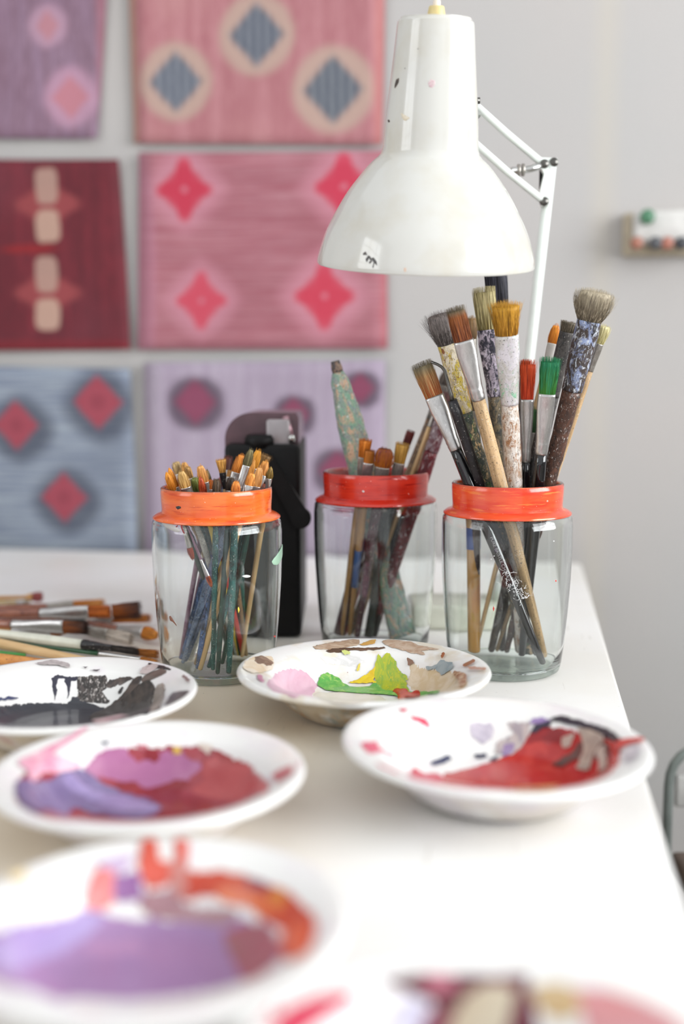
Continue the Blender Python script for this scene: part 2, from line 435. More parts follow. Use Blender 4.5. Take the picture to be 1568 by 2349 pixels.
# small control box on the wall at the right
bu, bz = wall_uv(1424, 590); tu, tz2 = wall_uv(1640, 488)
M_BOXB = plain('box_shadow_beige', '#b3a690', .6)
cb = empty('control_box', room((bu + tu) / 2, WALLV, (bz + tz2) / 2), 'small white wall control box with a green lamp and red and dark buttons', 'control box', rot=Quaternion((0, 0, 1), YAW))
hw_, hh_ = (tu - bu) / 2, (tz2 - bz) / 2
bm = bmesh.new(); box(bm, (-hw_, -.02, -hh_), (hw_, 0, hh_), .004); bm_obj('shadow_backing', bm, cb, M_BOXB)  # beige edge showing left and below stands in for the cover's shadow
bm = bmesh.new(); box(bm, (-hw_ + .014, -.045, -hh_ + .016), (hw_ - .002, -.018, hh_), .006); bm_obj('cover', bm, cb, plain('box_cover', '#cfcdc9', .4))
def peg(par, name, x, z, r, d, mat, y0=-.045):
    bm = bmesh.new(); lathe(bm, [(0, 0), (r, 0), (r, d * .8), (r * .8, d), (0, d)], 20, Matrix.Translation((x, y0, z)) @ Matrix.Rotation(PI / 2, 4, 'X'))
    bm_obj(name, bm, par, mat)
def wl(x, y): u, z = wall_uv(x, y); return u - (bu + tu) / 2, z - (bz + tz2) / 2
peg(cb, 'indicator', *wl(1476, 507), .011, .012, plain('green_lens', '#4a7a5c', .3))
for x, cc in ((1452, '#a06a58'), (1494, '#4b4c50'), (1520, '#a56a5a'), (1552, '#3c3d42'), (1590, '#8f5a4c')):
    peg(cb, 'button', *wl(x, 566), .0095, .012, plain('button_' + str(x), cc, .4))

# ------------------------------------------------------------------ chair at the right of the table
M_TUBE = plain('grey_green_tube', '#7f8783', .35, .3)
M_SEAT = plain('brown_seat', '#5e4c40', .5)
cr = Vector((at(1533, 1800, 1.32).x, 1.32, 0))
ch = empty('tubular_chair', cr, 'grey tubular metal chair beside the right edge of the white table', 'chair')
def arc_pts(p):   # rounded polyline
    out = []; p = [Vector(q) for q in p]
    out.append(p[0])
    for i in range(1, len(p) - 1):
        a = p[i] + (p[i - 1] - p[i]).normalized() * .05; b = p[i] + (p[i + 1] - p[i]).normalized() * .05
        for k in range(7):
            s = k / 6; out.append(a * (1 - s) ** 2 + p[i] * 2 * s * (1 - s) + b * s * s)
    out.append(p[-1]); return out
zt_ = at(1560, 1712, 1.32).z; zs_ = at(1560, 1955, 1.32).z
bm = bmesh.new(); tube(bm, arc_pts([(0, 0, zs_ - .04), (0, 0, zt_), (.38, 0, zt_), (.38, 0, zs_ - .04)]), .0058); bm_obj('back_frame', bm, ch, M_TUBE)
bm = bmesh.new(); box(bm, (.008, -.005, zt_ - .075), (.372, .005, zt_ - .035), .003); o = bm_obj('backrest', bm, ch, plain('backrest_grey', '#b4b3b0', .4))
bm = bmesh.new(); box(bm, (.004, -.38, zs_ - .03), (.376, .01, zs_), .01); bm_obj('seat', bm, ch, M_SEAT)
for (x, y) in ((0, 0), (.38, 0), (0, -.37), (.38, -.37)):
    bm = bmesh.new(); tube(bm, [(x, y, 0), (x, y, zs_ - .031)], .0058); bm_obj('leg', bm, ch, M_TUBE)

# ------------------------------------------------------------------ surface patches (paint smears lying on a lathe-shaped surface)
def make_patch(outline_uv, surf, thick, step, jag, seed, base=0):
    """outline in surface parameters; surf(u, v, h) -> local point raised by h"""
    pts = [Vector(p) for p in outline_uv]
    # densify and roughen the edge
    dn = []
    n = len(pts)
    for i in range(n):
        p0, p1, p2, p3 = pts[i - 1], pts[i], pts[(i + 1) % n], pts[(i + 2) % n]
        m = max(2, int((p2 - p1).length / step))
        for k in range(m):
            s = k / m
            q = .5 * ((2 * p1) + (p2 - p0) * s + (2 * p0 - 5 * p1 + 4 * p2 - p3) * s * s + (3 * p1 - p0 - 3 * p2 + p3) * s ** 3)
            q = q * .55 + (p1 * (1 - s) + p2 * s) * .45
            dn.append(q)
    out = []
    for q in dn:
        a = mnoise.noise(Vector((q.x * 260 + seed * 7.1, q.y * 260, seed))) + .6 * mnoise.noise(Vector((q.x * 800, q.y * 800 + seed, 3)))
        b = mnoise.noise(Vector((q.x * 260, q.y * 260 + seed * 3.3, seed + 9))) + .6 * mnoise.noise(Vector((q.x * 800 + seed, q.y * 800, 8)))
        out.append(q + Vector((a, b)) * jag)
    xs = [p.x for p in out]; ys = [p.y for p in out]
    L = max(max(xs) - min(xs), max(ys) - min(ys)); st = max(step * 1.6, L / 80)
    inner = []
    x = min(xs)
    while x < max(xs):
        y = min(ys)
        while y < max(ys):
            inner.append(Vector((x + random.uniform(-.2, .2) * st, y + random.uniform(-.2, .2) * st))); y += st
        x += st
    edge = [(i, (i + 1) % len(out)) for i in range(len(out))]
    vv, ee, ff, _, _, _ = delaunay_2d_cdt(out + inner, edge, [list(range(len(out)))], 1, 1e-7)
    bnd = set()
    cnt = {}
    for f in ff:
        for i in range(len(f)):
            k = tuple(sorted((f[i], f[i - 1]))); cnt[k] = cnt.get(k, 0) + 1
    for k, c in cnt.items():
        if c == 1: bnd.update(k)
    bm = bmesh.new(); used = {i for f in ff for i in f}; mp = {}
    for i in used:
        p = vv[i]; h = base - .0001 if i in bnd else thick * .85 + min(thick, .0003) * .4 * mnoise.noise(Vector((p.x * 200, p.y * 200, seed)))
        mp[i] = bm.verts.new(surf(p.x, p.y, h))
    for f in ff:
        try: bm.faces.new([mp[i] for i in f])
        except ValueError: pass
    return bm

PLATE = [(0, .0060), (.040, .0062), (.052, .0072), (.062, .0110), (.071, .0185), (.078, .0275), (.0825, .0325), (.087, .0348), (.098, .0378), (.106, .0396), (.1095, .0400)]
def ptop(r, s):
    r /= s
    for (a, b), (c, d) in zip(PLATE[:-1], PLATE[1:]):
        if r <= c: return b + (d - b) * (r - a) / (c - a)
    return PLATE[-1][1]
def blend_mat(name, c1, c2, rough=.35, sc=30, stretch=(1, 1, 1), c3=None, coat=.2, th=(.42, .62)):
    t = NT(name); s0 = random.uniform(0, 40)
    nz = t.noise(t.mapping(t.tc(), (s0, s0, 0), stretch, (0, 0, random.uniform(-.5, .5))), sc, 5, .6, 1.2)
    c = t.mix(t.ramp(nz, *th), rgba(c1), rgba(c2))
    if c3:
        n2 = t.noise(t.mapping(t.tc(), (s0 + 5, 1, 0), stretch), sc * 2.3, 5, .65, .8)
        c = t.mix(t.ramp(n2, .55, .63), c, rgba(c3))
    c = t.mix(1.0, c, (.82, .80, .80, 1), 'MULTIPLY')
    t.color(c); t.set(Roughness=rough); t.b.inputs['Coat Weight'].default_value = coat; t.bump(nz, .35, .001)
    return t.m
def plate(pos, R, tilt, label, under, patches, crop, wear):
    s = R / .112
    rot = Quaternion((tilt[1], -tilt[0], 0) if (tilt[0] or tilt[1]) else (0, 0, 1), math.hypot(*tilt)) if True else None
    tl = math.hypot(*tilt)
    q = Quaternion(Vector((-tilt[1], tilt[0], 0)).normalized(), tl) if tl else Quaternion()
    lift = math.sin(tl) * .052 * s
    loc = Vector((pos[0], pos[1], TZ + .0003 + lift))
    root = empty('paint_plate', loc, label, 'plate', 'paint mixing plates on the white table', rot=q)
    M = Matrix.Translation(loc) @ q.to_matrix().to_4x4(); Mi = M.inverted()
    prof = [(r * s, z) for r, z in PLATE] + [(.1115 * s, .0392), (.1125 * s, .0372), (.1115 * s, .0350), (.108 * s, .0346), (.098 * s, .0330), (.089 * s, .0300), (.084 * s, .0262),
            (.077 * s, .0180), (.069 * s, .0095), (.061 * s, .0035), (.056 * s, .0006), (.053 * s, 0), (.050 * s, .0008), (0, .0012)]
    bm = bmesh.new(); lathe(bm, prof, 128); bmesh.ops.recalc_face_normals(bm, faces=bm.faces)
    bm_obj('dish', bm, root, [wear])
    # outside skirt of paint runs
    def surf(u, v, h): return (u, v, ptop(math.hypot(u, v), s) + h)
    def hit(px, py):
        o = Mi @ CAM; d = (Mi.to_3x3() @ ray(px, py)).normalized()
        f = lambda k: (o + d * k).z - ptop(min(math.hypot((o + d * k).x, (o + d * k).y), .1095 * s), s)
        k = (o.z - .055) / -d.z; st = .0008; lim = (o.z + .002) / -d.z
        while k < lim:
            if f(k) < 0 and math.hypot((o + d * k).x, (o + d * k).y) < .1095 * s * 1.02:
                a, b = k - st, k
                for _ in range(14):
                    m = (a + b) / 2
                    if f(m) < 0: b = m
                    else: a = m
                k = b; break
            k += st
        p = o + d * k
        r = math.hypot(p.x, p.y); mx = .108 * s
        if r > mx: p.x *= mx / r; p.y *= mx / r
        return (p.x, p.y)
    ox, oy, sc = crop
    for i, (poly, mat, th, nm) in enumerate(patches):
        uv = [hit(ox + x / sc, oy + y / sc) for x, y in poly]
        # drop duplicates
        uu = [uv[0]]
        for p in uv[1:]:
            if math.hypot(p[0] - uu[-1][0], p[1] - uu[-1][1]) > .0004: uu.append(p)
        if len(uu) < 3: continue
        bm = make_patch(uu, surf, th * .4 + .00013 * i, .0011, .0013, i * 1.7 + pos[0] * 9, .00012 * i)
        o = bm_obj('paint_smear', bm, root, mat)
        if nm: o['label'] = nm
    return root

def P(c1, c2=None, **k):
    return blend_mat('paint_' + c1.strip('#'), c1, c2 or c1, **k)
def dish_mat(name, under, amt=.5, wash='#d9d0d6', wa=.5):
    """white enamel, old paint residue on the underside (lower than the rim) and flecks"""
    t = NT(name); v = t.tc(); c = rgba('#e0dfdc')
    sx = t.n('ShaderNodeSeparateXYZ'); t.l(v, sx.inputs[0])
    geo = t.n('ShaderNodeNewGeometry'); tr = t.n('ShaderNodeVectorTransform', vector_type='NORMAL', convert_from='WORLD', convert_to='OBJECT')
    t.l(geo.outputs['Normal'], tr.inputs[0]); sn = t.n('ShaderNodeSeparateXYZ'); t.l(tr.outputs[0], sn.inputs[0])
    low = t.math('MULTIPLY', t.ramp(sx.outputs[2], .033, .026), t.ramp(sn.outputs[2], .0, -.15))
    for i, (cc, sc, th) in enumerate(under):
        nz = t.noise(t.mapping(v, (i * 3.1 + 2, i, 0)), sc, 4, .6, .6)
        c = t.mix(t.math('MULTIPLY', t.math('MULTIPLY', t.ramp(nz, th, th + .12), low), amt), c, rgba(cc))
    fl = t.noise(t.mapping(v, (7, 7, 7)), 330, 2)
    c = t.mix(t.ramp(fl, .77, .79), c, rgba('#8a4a58'))
    wn = t.noise(t.mapping(v, (1, 7, 7)), 25, 4)
    c = t.mix(t.math('MULTIPLY', t.ramp(wn, .5, .62), wa), c, rgba(wash))
    t.color(c); t.set(Roughness=.28); t.b.inputs['Coat Weight'].default_value = .3
    return t.m

c1 = (480, 1430, 2.178); c2 = (740, 1580, 1.894); c3 = (0, 1480, 2.063); c6 = (0, 1300, 3.409); c4 = (0, 1880, 1.96); c5 = (500, 2000, 1.468)
def Yp(x, y, R, Hh=.26):    # plate centre from pixel x of centre and depth
    return None
def ctr(px, Y, z=TZ + .04):
    # centre x from pixel column at rim plane depth
    d = Vector((0, Y, z)) - CAM; w = d.dot(FWD); return ((px - CX) / FPX * w, Y)

yellow = [
 ([(990,190),(1040,205),(1200,230),(1290,290),(1270,330),(1150,345),(1010,330),(980,300),(1000,250)], P('#e6d6bb','#d9c39c',sc=60), .0004, 'cream paint smear'),
 ([(285,300),(330,250),(400,225),(480,240),(540,310),(520,350),(430,372),(350,365),(300,340)], P('#e3bfce','#dbb0c2',sc=40), .0005, 'pale pink paint'),
 ([(520,362),(600,345),(730,340),(780,350),(880,382),(800,398),(560,392)], P('#eee9dc','#e4decb'), .0007, 'thick cream paint'),
 ([(560,170),(700,155),(780,190),(740,215),(640,205),(580,200)], P('#d9dad8','#f0f0ee',sc=70,stretch=(1,4,1)), .0002, None),
 ([(520,120),(560,105),(680,85),(745,80),(745,108),(680,122),(600,132),(530,130)], P('#a98e74','#c7b29b',sc=90,stretch=(1,3,1)), .0004, 'brown smear on the rim'),
 ([(860,95),(900,82),(1000,92),(1040,108),(1150,130),(1060,138),(1075,160),(1000,145),(900,118)], P('#b79a80','#cdb9a4',sc=90), .0004, None),
 ([(580,142),(620,128),(700,124),(870,122),(870,130),(720,138),(640,148)], P('#6f5340','#57402f'), .0004, None),
 ([(750,108),(800,88),(832,84),(825,102),(770,116)], P('#d9b069','#c99a4c'), .0003, None),
 ([(165,195),(230,168),(310,170),(325,200),(300,240),(220,252),(170,228)], P('#e5cfae','#eee4d2',sc=60), .0003, None),
 ([(225,175),(265,165),(322,200),(290,220),(262,205),(240,208)], P('#7d6352','#a58b77',sc=120), .0005, None),
 ([(238,262),(262,265),(272,298),(250,290)], P('#c98aa6'), .0003, None),
 ([(540,305),(556,262),(590,255),(640,275),(700,320),(780,322),(850,288),(880,330),(1000,345),(1140,343),(1130,358),(950,374),(800,357),(650,347),(560,328)], P('#7fbf5e','#5fae52',sc=80,c3='#a3cf6f'), .0007, 'green paint'),
 ([(825,210),(832,185),(845,155),(862,182),(888,155),(930,200),(950,245),(992,278),(985,318),(1140,345),(1000,352),(880,342),(835,305),(818,255)], P('#b9c42c','#8fb43c',sc=60,stretch=(3,1,1),c3='#d8c81e'), .0007, 'yellow green paint'),
 ([(700,302),(760,275),(800,250),(832,213),(835,235),(820,288),(845,302),(780,304)], P('#eed52e','#e3bf20',sc=90), .0005, 'yellow paint'),
 ([(735,240),(748,205),(752,215),(742,250)], P('#e6d45c'), .0003, None),
 ([(915,347),(932,334),(958,333),(987,338),(1000,353),(1050,352),(1045,368),(985,377),(940,372)], P('#d23a1c','#b72412',sc=70,rough=.2), .0011, 'red paint blob'),
 ([(1080,225),(1130,215),(1160,192),(1215,205),(1210,235),(1165,265),(1125,240),(1090,240)], P('#a7b3b5','#93a3a8',sc=90), .0004, 'blue grey paint'),
 ([(1215,255),(1240,250),(1282,265),(1280,310),(1250,328),(1240,290)], P('#a85e24','#e2cba8',sc=160,c3='#7a3a1c'), .0006, 'rusty brown dab'),
 ([(1153,180),(1163,155),(1173,158),(1166,184)], P('#a5623a'), .0003, None),
 ([(1262,218),(1318,190),(1326,200),(1285,226)], P('#a36a45'), .0003, None),
 ([(985,185),(1005,190),(1020,210),(995,222)], P('#8d6a55'), .0003, None),
 ([(1290,228),(1380,235),(1375,246),(1300,242)], P('#c79a83'), .0003, None),
 ([(660,150),(700,148),(705,165),(680,168)], P('#c6cf7b'), .0003, None),
]
plate(ctr(834, .985), .1115, (0, 0), 'white enamel plate with yellow green and red paint in front of the jars', None, yellow, c1,
      dish_mat('dish_a', [('#a58a66', 30, .36), ('#8a9490', 45, .5), ('#c98f4e', 50, .56), ('#6b5d4e', 60, .6)], .95, '#cfc3ad', .75))

red = [
 ([(400,380),(520,375),(560,360),(640,342),(720,318),(810,278),(860,240),(910,182),(960,160),(1060,170),(1120,185),(1230,210),(1290,250),(1285,330),(1200,395),(1040,432),(800,440),(600,432),(470,412)], P('#c42a26','#b5201f',sc=18,c3='#cf3c34',rough=.25), .0007, 'pool of bright red paint'),
 ([(905,190),(960,162),(1080,178),(1105,215),(1020,245),(930,232),(880,245)], P('#a50d14','#8c0a12',rough=.25), .0009, 'deep red paint'),
 ([(385,350),(440,368),(520,382),(520,410),(420,405),(340,388),(240,348),(228,320),(300,352),(375,378)], P('#d23f58','#c92f49'), .0004, None),
 ([(385,120),(430,128),(467,150),(457,178),(430,152),(390,136)], P('#d13458'), .0004, 'crimson splash'),
 ([(165,240),(235,230),(247,260),(305,285),(308,300),(240,276),(200,282)], P('#e0607a'), .0004, 'pink splash'),
 ([(332,90),(372,90),(352,103)], P('#dc5570'), .0003, None),
 ([(640,150),(730,148),(742,200),(690,242),(640,192)], P('#d3cfd9','#bdb7c6',sc=90), .0002, None),
 ([(800,150),(895,150),(880,230),(812,292),(750,282),(762,232),(830,200)], P('#c9bdb9','#a99fa4',sc=60,stretch=(3,1,1)), .0004, 'taupe smear'),
 ([(780,252),(832,235),(822,282),(785,302)], P('#8d74a5','#a893b8'), .0005, None),
 ([(655,292),(700,283),(712,300),(670,308)], P('#2a2e4c'), .0005, None),
 ([(470,325),(540,293),(558,310),(490,337)], P('#28305a'), .0005, None),
 ([(720,312),(762,298),(745,322)], P('#2a2e4c'), .0005, None),
 ([(985,138),(1040,123),(1130,148),(1240,182),(1292,220),(1280,240),(1200,205),(1110,170),(1030,153)], P('#1d1826','#2a2234'), .0011, 'dark navy ridge of paint'),
 ([(900,192),(930,158),(992,148),(985,167),(925,198)], P('#2c2038'), .0009, None),
 ([(900,150),(950,130),(987,145),(930,162)], P('#9d83bb'), .0006, None),
 ([(1000,332),(1080,282),(1110,240),(1190,222),(1245,260),(1232,312),(1150,302),(1080,322),(1030,347)], P('#3d2c2a','#6d4a44',sc=60,c3='#8d2a24'), .0011, 'dark brown smear'),
 ([(1038,222),(1090,203),(1072,262),(1040,257)], P('#bfa79a'), .0012, None),
 ([(1110,180),(1190,198),(1222,230),(1182,282),(1150,362),(1100,352),(1130,272),(1120,222)], P('#c4b3a4','#a8968a',sc=50), .0014, 'beige paint streak'),
 ([(1188,282),(1222,258),(1232,352),(1200,372),(1190,322)], P('#cbb9ac'), .0014, None),
 ([(1275,238),(1395,220),(1402,236),(1300,262),(1270,292)], P('#cf3a30','#b52622'), .0006, 'red streak on the rim'),
 ([(1310,268),(1370,257),(1370,300),(1310,332)], P('#b9b2bb','#d8d2d5',sc=80), .0003, None),
 ([(815,446),(1020,436),(1012,470),(930,488),(850,474)], P('#e0a236','#d98a2a'), .0005, 'orange paint on the rim'),
]
plate(ctr(1133, .783), .1085, (.022, 0), 'white enamel plate with bright red paint near the right table edge', None, red, c2,
      dish_mat('dish_b', [('#c9bdb0', 14, .35), ('#b7b0c0', 25, .5)], .7))

pink = [
 ([(75,640),(130,600),(250,590),(400,590),(430,540),(500,490),(600,485),(700,480),(800,475),(950,480),(1050,500),(1180,560),(1250,620),(1280,680),(1150,750),(1000,792),(800,825),(500,835),(250,828),(120,780),(70,720)], P('#a8424c','#9a3340',sc=14,c3='#b4555c',rough=.3), .0005, 'dusty red paint'),
 ([(400,600),(430,545),(500,490),(600,486),(620,535),(690,545),(720,498),(860,498),(960,560),(900,640),(800,682),(700,682),(560,650)], P('#ac6795','#b8789f',sc=16), .0008, 'mauve paint'),
 ([(960,560),(1060,520),(1180,572),(1262,652),(1230,702),(1100,742),(900,692),(960,640)], P('#c45a5c','#b5484c',sc=16), .0008, 'coral paint'),
 ([(540,665),(620,643),(700,680),(830,638),(905,648),(850,702),(1000,765),(900,812),(760,818),(730,760),(640,720)], P('#8c1f2b','#a12f33',sc=18), .0010, 'deep red paint'),
 ([(1000,500),(1060,505),(1150,560),(1100,575),(1020,530)], P('#a13238','#b4504f'), .0009, None),
 ([(860,485),(940,482),(970,540),(880,545)], P('#a8424c','#b0505a'), .001, None),
 ([(685,492),(740,498),(762,540),(730,558),(690,538)], P('#8c1022'), .0012, 'dark red blob'),
 ([(640,475),(690,478),(692,500),(660,492)], P('#c2707c'), .0006, None),
 ([(75,702),(80,650),(180,650),(300,600),(400,590),(450,630),(560,690),(700,730),(762,770),(730,808),(640,825),(450,805),(350,775),(200,795),(110,768)], P('#776894','#8d7fa8',sc=20,stretch=(1,3,1),c3='#6b4f73'), .0010, 'slate purple paint'),
 ([(300,622),(340,608),(420,680),(600,720),(762,775),(700,802),(560,782),(400,722),(310,672)], P('#a797c6','#8f80b0',sc=30,stretch=(1,5,1)), .0014, 'pale lavender stroke'),
 ([(60,470),(150,458),(250,518),(380,570),(330,602),(200,612),(150,662),(130,600),(90,550)], P('#eaa4bd','#f2c9d6',sc=30,c3='#e28ba8'), .0005, 'pink paint'),
 ([(815,490),(855,484),(858,515),(825,520)], P('#d9b04c'), .0012, None),
 ([(475,465),(520,465),(510,480),(482,478)], P('#3a3c5c'), .0004, None),
 ([(930,478),(1002,480),(985,525)], P('#e3d6c8'), .0012, None),
 ([(1290,622),(1370,578),(1382,610),(1310,658)], P('#c4676e','#d79698'), .0004, 'rose smear on the rim'),
 ([(1402,565),(1436,560),(1436,592),(1410,592)], P('#cf7f93'), .0004, None),
]
plate(ctr(341, .728), .103, (0, 0), 'white enamel plate with mauve lavender and dusty red paint, left of centre', None, pink, c3,
      dish_mat('dish_c', [('#c9c0b4', 14, .35), ('#b9b3c4', 25, .5)], .7))

black = [
 ([(-260,1240),(-240,1140),(-100,1100),(0,1085),(200,1060),(400,1058),(520,1068),(560,1020),(640,1010),(700,1060),(850,1110),(1000,1150),(1175,1140),(1100,1190),(900,1225),(600,1255),(300,1275),(0,1280)], P('#30323a','#3d4048',sc=12,stretch=(1,4,1),c3='#262a38',rough=.3), .0006, 'pool of charcoal paint'),
 ([(400,872),(440,853),(600,853),(622,880),(562,890),(548,930),(530,1025),(520,930),(500,886),(452,882),(442,1000),(432,1052),(412,955)], P('#2a2a3c','#3c3a48'), .0007, 'dark drips'),
 ([(620,860),(820,853),(847,930),(800,980),(852,1062),(700,1062),(600,1035),(610,950)], P('#4c4440','#2b2724',sc=120,stretch=(2,1,1),c3='#d8d2cc',th=(.45,.55)), .0006, 'scraped dark paint'),
 ([(838,952),(850,888),(1000,860),(1042,880),(900,937)], P('#5d4f47','#3b3330',sc=50), .0006, None),
 ([(1098,892),(1260,798),(1302,830),(1180,892)], P('#6f6058','#564a43',sc=60), .0008, 'taupe stroke'),
 ([(1158,753),(1310,788),(1332,812),(1180,778)], P('#2a2020'), .0008, 'black mark on the rim'),
 ([(930,1110),(960,1030),(1060,950),(1130,900),(1180,900),(1212,960),(1182,1062),(1080,1112)], P('#2c2522','#4f443d',sc=70,stretch=(2,1,1)), .0010, 'thick black brown paint'),
 ([(840,1100),(930,1050),(1180,1050),(1260,1110),(1150,1175),(900,1200),(700,1180)], P('#3a3533','#4a4644',sc=40), .0007, None),
 ([(1230,930),(1287,940),(1242,1110),(1180,1142),(1200,1040)], P('#8d8279','#a89d92',sc=60), .0012, None),
 ([(1288,1092),(1340,998),(1472,978),(1462,1010),(1380,1052)], P('#4d4241','#6d6363',sc=70), .0007, None),
 ([(850,1102),(1040,888),(1102,868),(1082,930),(900,1082)], P('#574941','#2f2826',sc=60), .0012, None),
 ([(920,990),(945,952),(962,960),(935,1005)], P('#2a2524'), .0008, None),
 ([(1110,800),(1190,770),(1240,790),(1150,850),(1100,840)], P('#cdbfbc','#b5a6a3',sc=80), .0003, None),
 ([(290,765),(400,738),(470,750),(540,765),(540,800),(440,780),(330,777)], P('#a79f9e','#c9c2c1',sc=140,stretch=(1,4,1)), .0003, None),
 ([(635,793),(692,793),(662,806)], P('#5d5257'), .0003, None),
 ([(698,822),(782,818),(762,833)], P('#4f4449'), .0003, None),
 ([(-40,1062),(0,1048),(60,1030),(152,1040),(60,1062)], P('#3c4266'), .0005, None),
 ([(1165,1172),(1252,1152),(1247,1190),(1178,1198)], P('#bf4e68'), .0004, 'crimson mark on the rim'),
 ([(740,1212),(990,1188),(985,1215),(735,1238)], P('#e0a4b0','#efe6df',sc=60), .0004, None),
 ([(330,1300),(350,1288),(480,1262),(495,1280),(400,1300)], P('#a82445','#b73a55'), .0004, 'dark red mark on the rim'),
 ([(1420,880),(1440,865),(1480,900),(1470,920)], P('#8a6f6c'), .0004, None),
]
plate(ctr(147, .915), .1085, (0, 0), 'white enamel plate with charcoal black paint at the left', None, black, c6,
      dish_mat('dish_d', [('#d9cbb0', 14, .35), ('#b05a62', 30, .6)], .7))

purple = [
 ([(-220,680),(-200,560),(0,500),(150,450),(380,400),(500,430),(700,450),(900,460),(1050,430),(1200,470),(1290,560),(1250,640),(1100,725),(900,780),(600,812),(300,805),(150,770),(0,740)], P('#a985b3','#9f7cab',sc=12,c3='#b191bd',rough=.3), .0006, 'pool of lilac paint'),
 ([(-140,570),(0,520),(100,470),(350,408),(485,440),(350,560),(150,650),(0,690)], P('#b3a2d2','#a793c9',sc=14), .0008, 'light lavender paint'),
 ([(1000,500),(1180,460),(1272,560),(1230,650),(1090,722),(1040,620)], P('#ad5f70','#a06a6c',sc=16), .0008, 'dusty rose paint'),
 ([(380,560),(600,540),(642,600),(400,602)], P('#bb8fb9'), .0009, None),
 ([(640,332),(800,312),(830,380),(1062,400),(1042,470),(850,462),(640,420)], P('#b9979c','#a87f86',sc=20), .0009, None),
 ([(840,238),(1000,233),(1150,268),(1300,330),(1400,430),(1425,490),(1385,592),(1290,642),(1258,560),(1300,500),(1180,450),(1080,372),(960,352),(838,362)], P('#cf4a2a','#bb3326',sc=22,c3='#d9602f'), .0010, 'orange red paint'),
 ([(950,312),(1080,298),(1200,350),(1292,400),(1230,452),(1120,402),(1000,362)], P('#e8793e','#df6430'), .0014, 'orange paint'),
 ([(1290,490),(1392,478),(1382,602),(1300,625),(1258,560)], P('#ea6d44','#e25a35'), .0014, None),
 ([(1100,268),(1212,293),(1192,322),(1120,302)], P('#7a2a4e'), .0014, None),
 ([(1200,322),(1282,332),(1282,382),(1220,372)], P('#df8e35'), .0016, None),
 ([(640,100),(700,98),(722,190),(782,190),(790,98),(845,100),(842,200),(840,250),(760,260),(760,300),(640,302),(618,200)], P('#df6a5c','#d2543f',sc=20), .0008, 'coral red drips on the rim'),
 ([(760,190),(835,200),(840,362),(780,340)], P('#c9857c'), .0009, None),
 ([(508,262),(622,250),(642,372),(508,374)], P('#8f5f97','#9b6da2'), .0009, 'violet paint'),
 ([(378,372),(440,228),(512,240),(505,400),(400,412)], P('#e07f7c','#d66a68'), .0008, None),
 ([(440,200),(600,170),(560,240),(470,238)], P('#c9b2d3'), .0004, None),
 ([(30,250),(110,235),(120,275),(60,290)], P('#f0dcae'), .0003, None),
]
plate(ctr(352, .522), .0945, (0, 0), 'white enamel plate with lilac and orange paint, nearest at the lower left', None, purple, c4,
      dish_mat('dish_e', [('#c9c3bb', 14, .35)], .6))
last = [
 ([(-20,640),(100,560),(150,512),(250,440),(430,393),(455,430),(380,480),(300,545),(150,640)], P('#d23f5c','#c93552',sc=16), .0006, 'crimson paint'),
 ([(560,480),(620,430),(700,440),(720,540),(560,580),(430,560)], P('#b5b2c9','#cfcbdc'), .0006, None),
 ([(550,368),(680,340),(860,345),(1042,345),(1042,400),(1080,520),(1100,640),(700,680),(680,520),(720,450),(620,400)], P('#6b2034','#4f0f18',sc=14,c3='#7a3044'), .0008, 'dark maroon paint'),
 ([(690,350),(780,343),(802,400),(740,417),(690,400)], P('#b86a7c'), .0012, None),
 ([(760,640),(780,512),(830,420),(920,378),(1002,400),(982,500),(930,640)], P('#cbc0a8','#b8a78e',sc=14), .0014, 'cream paint'),
 ([(1050,400),(1120,373),(1210,400),(1222,470),(1160,514),(1080,462)], P('#c7a774','#cfc0a0',sc=14), .0012, 'ochre paint'),
 ([(1210,400),(1330,408),(1450,450),(1560,512),(1600,640),(1250,680),(1230,500)], P('#d9a0a4','#d68f90',sc=14), .0007, 'rose pink paint'),
]
plate(ctr(1100, .388), .1, (0, 0), 'white enamel plate with maroon and cream paint cut off by the bottom edge', None, last, c5,
      dish_mat('dish_f', [('#c9c3bb', 14, .35)], .6))

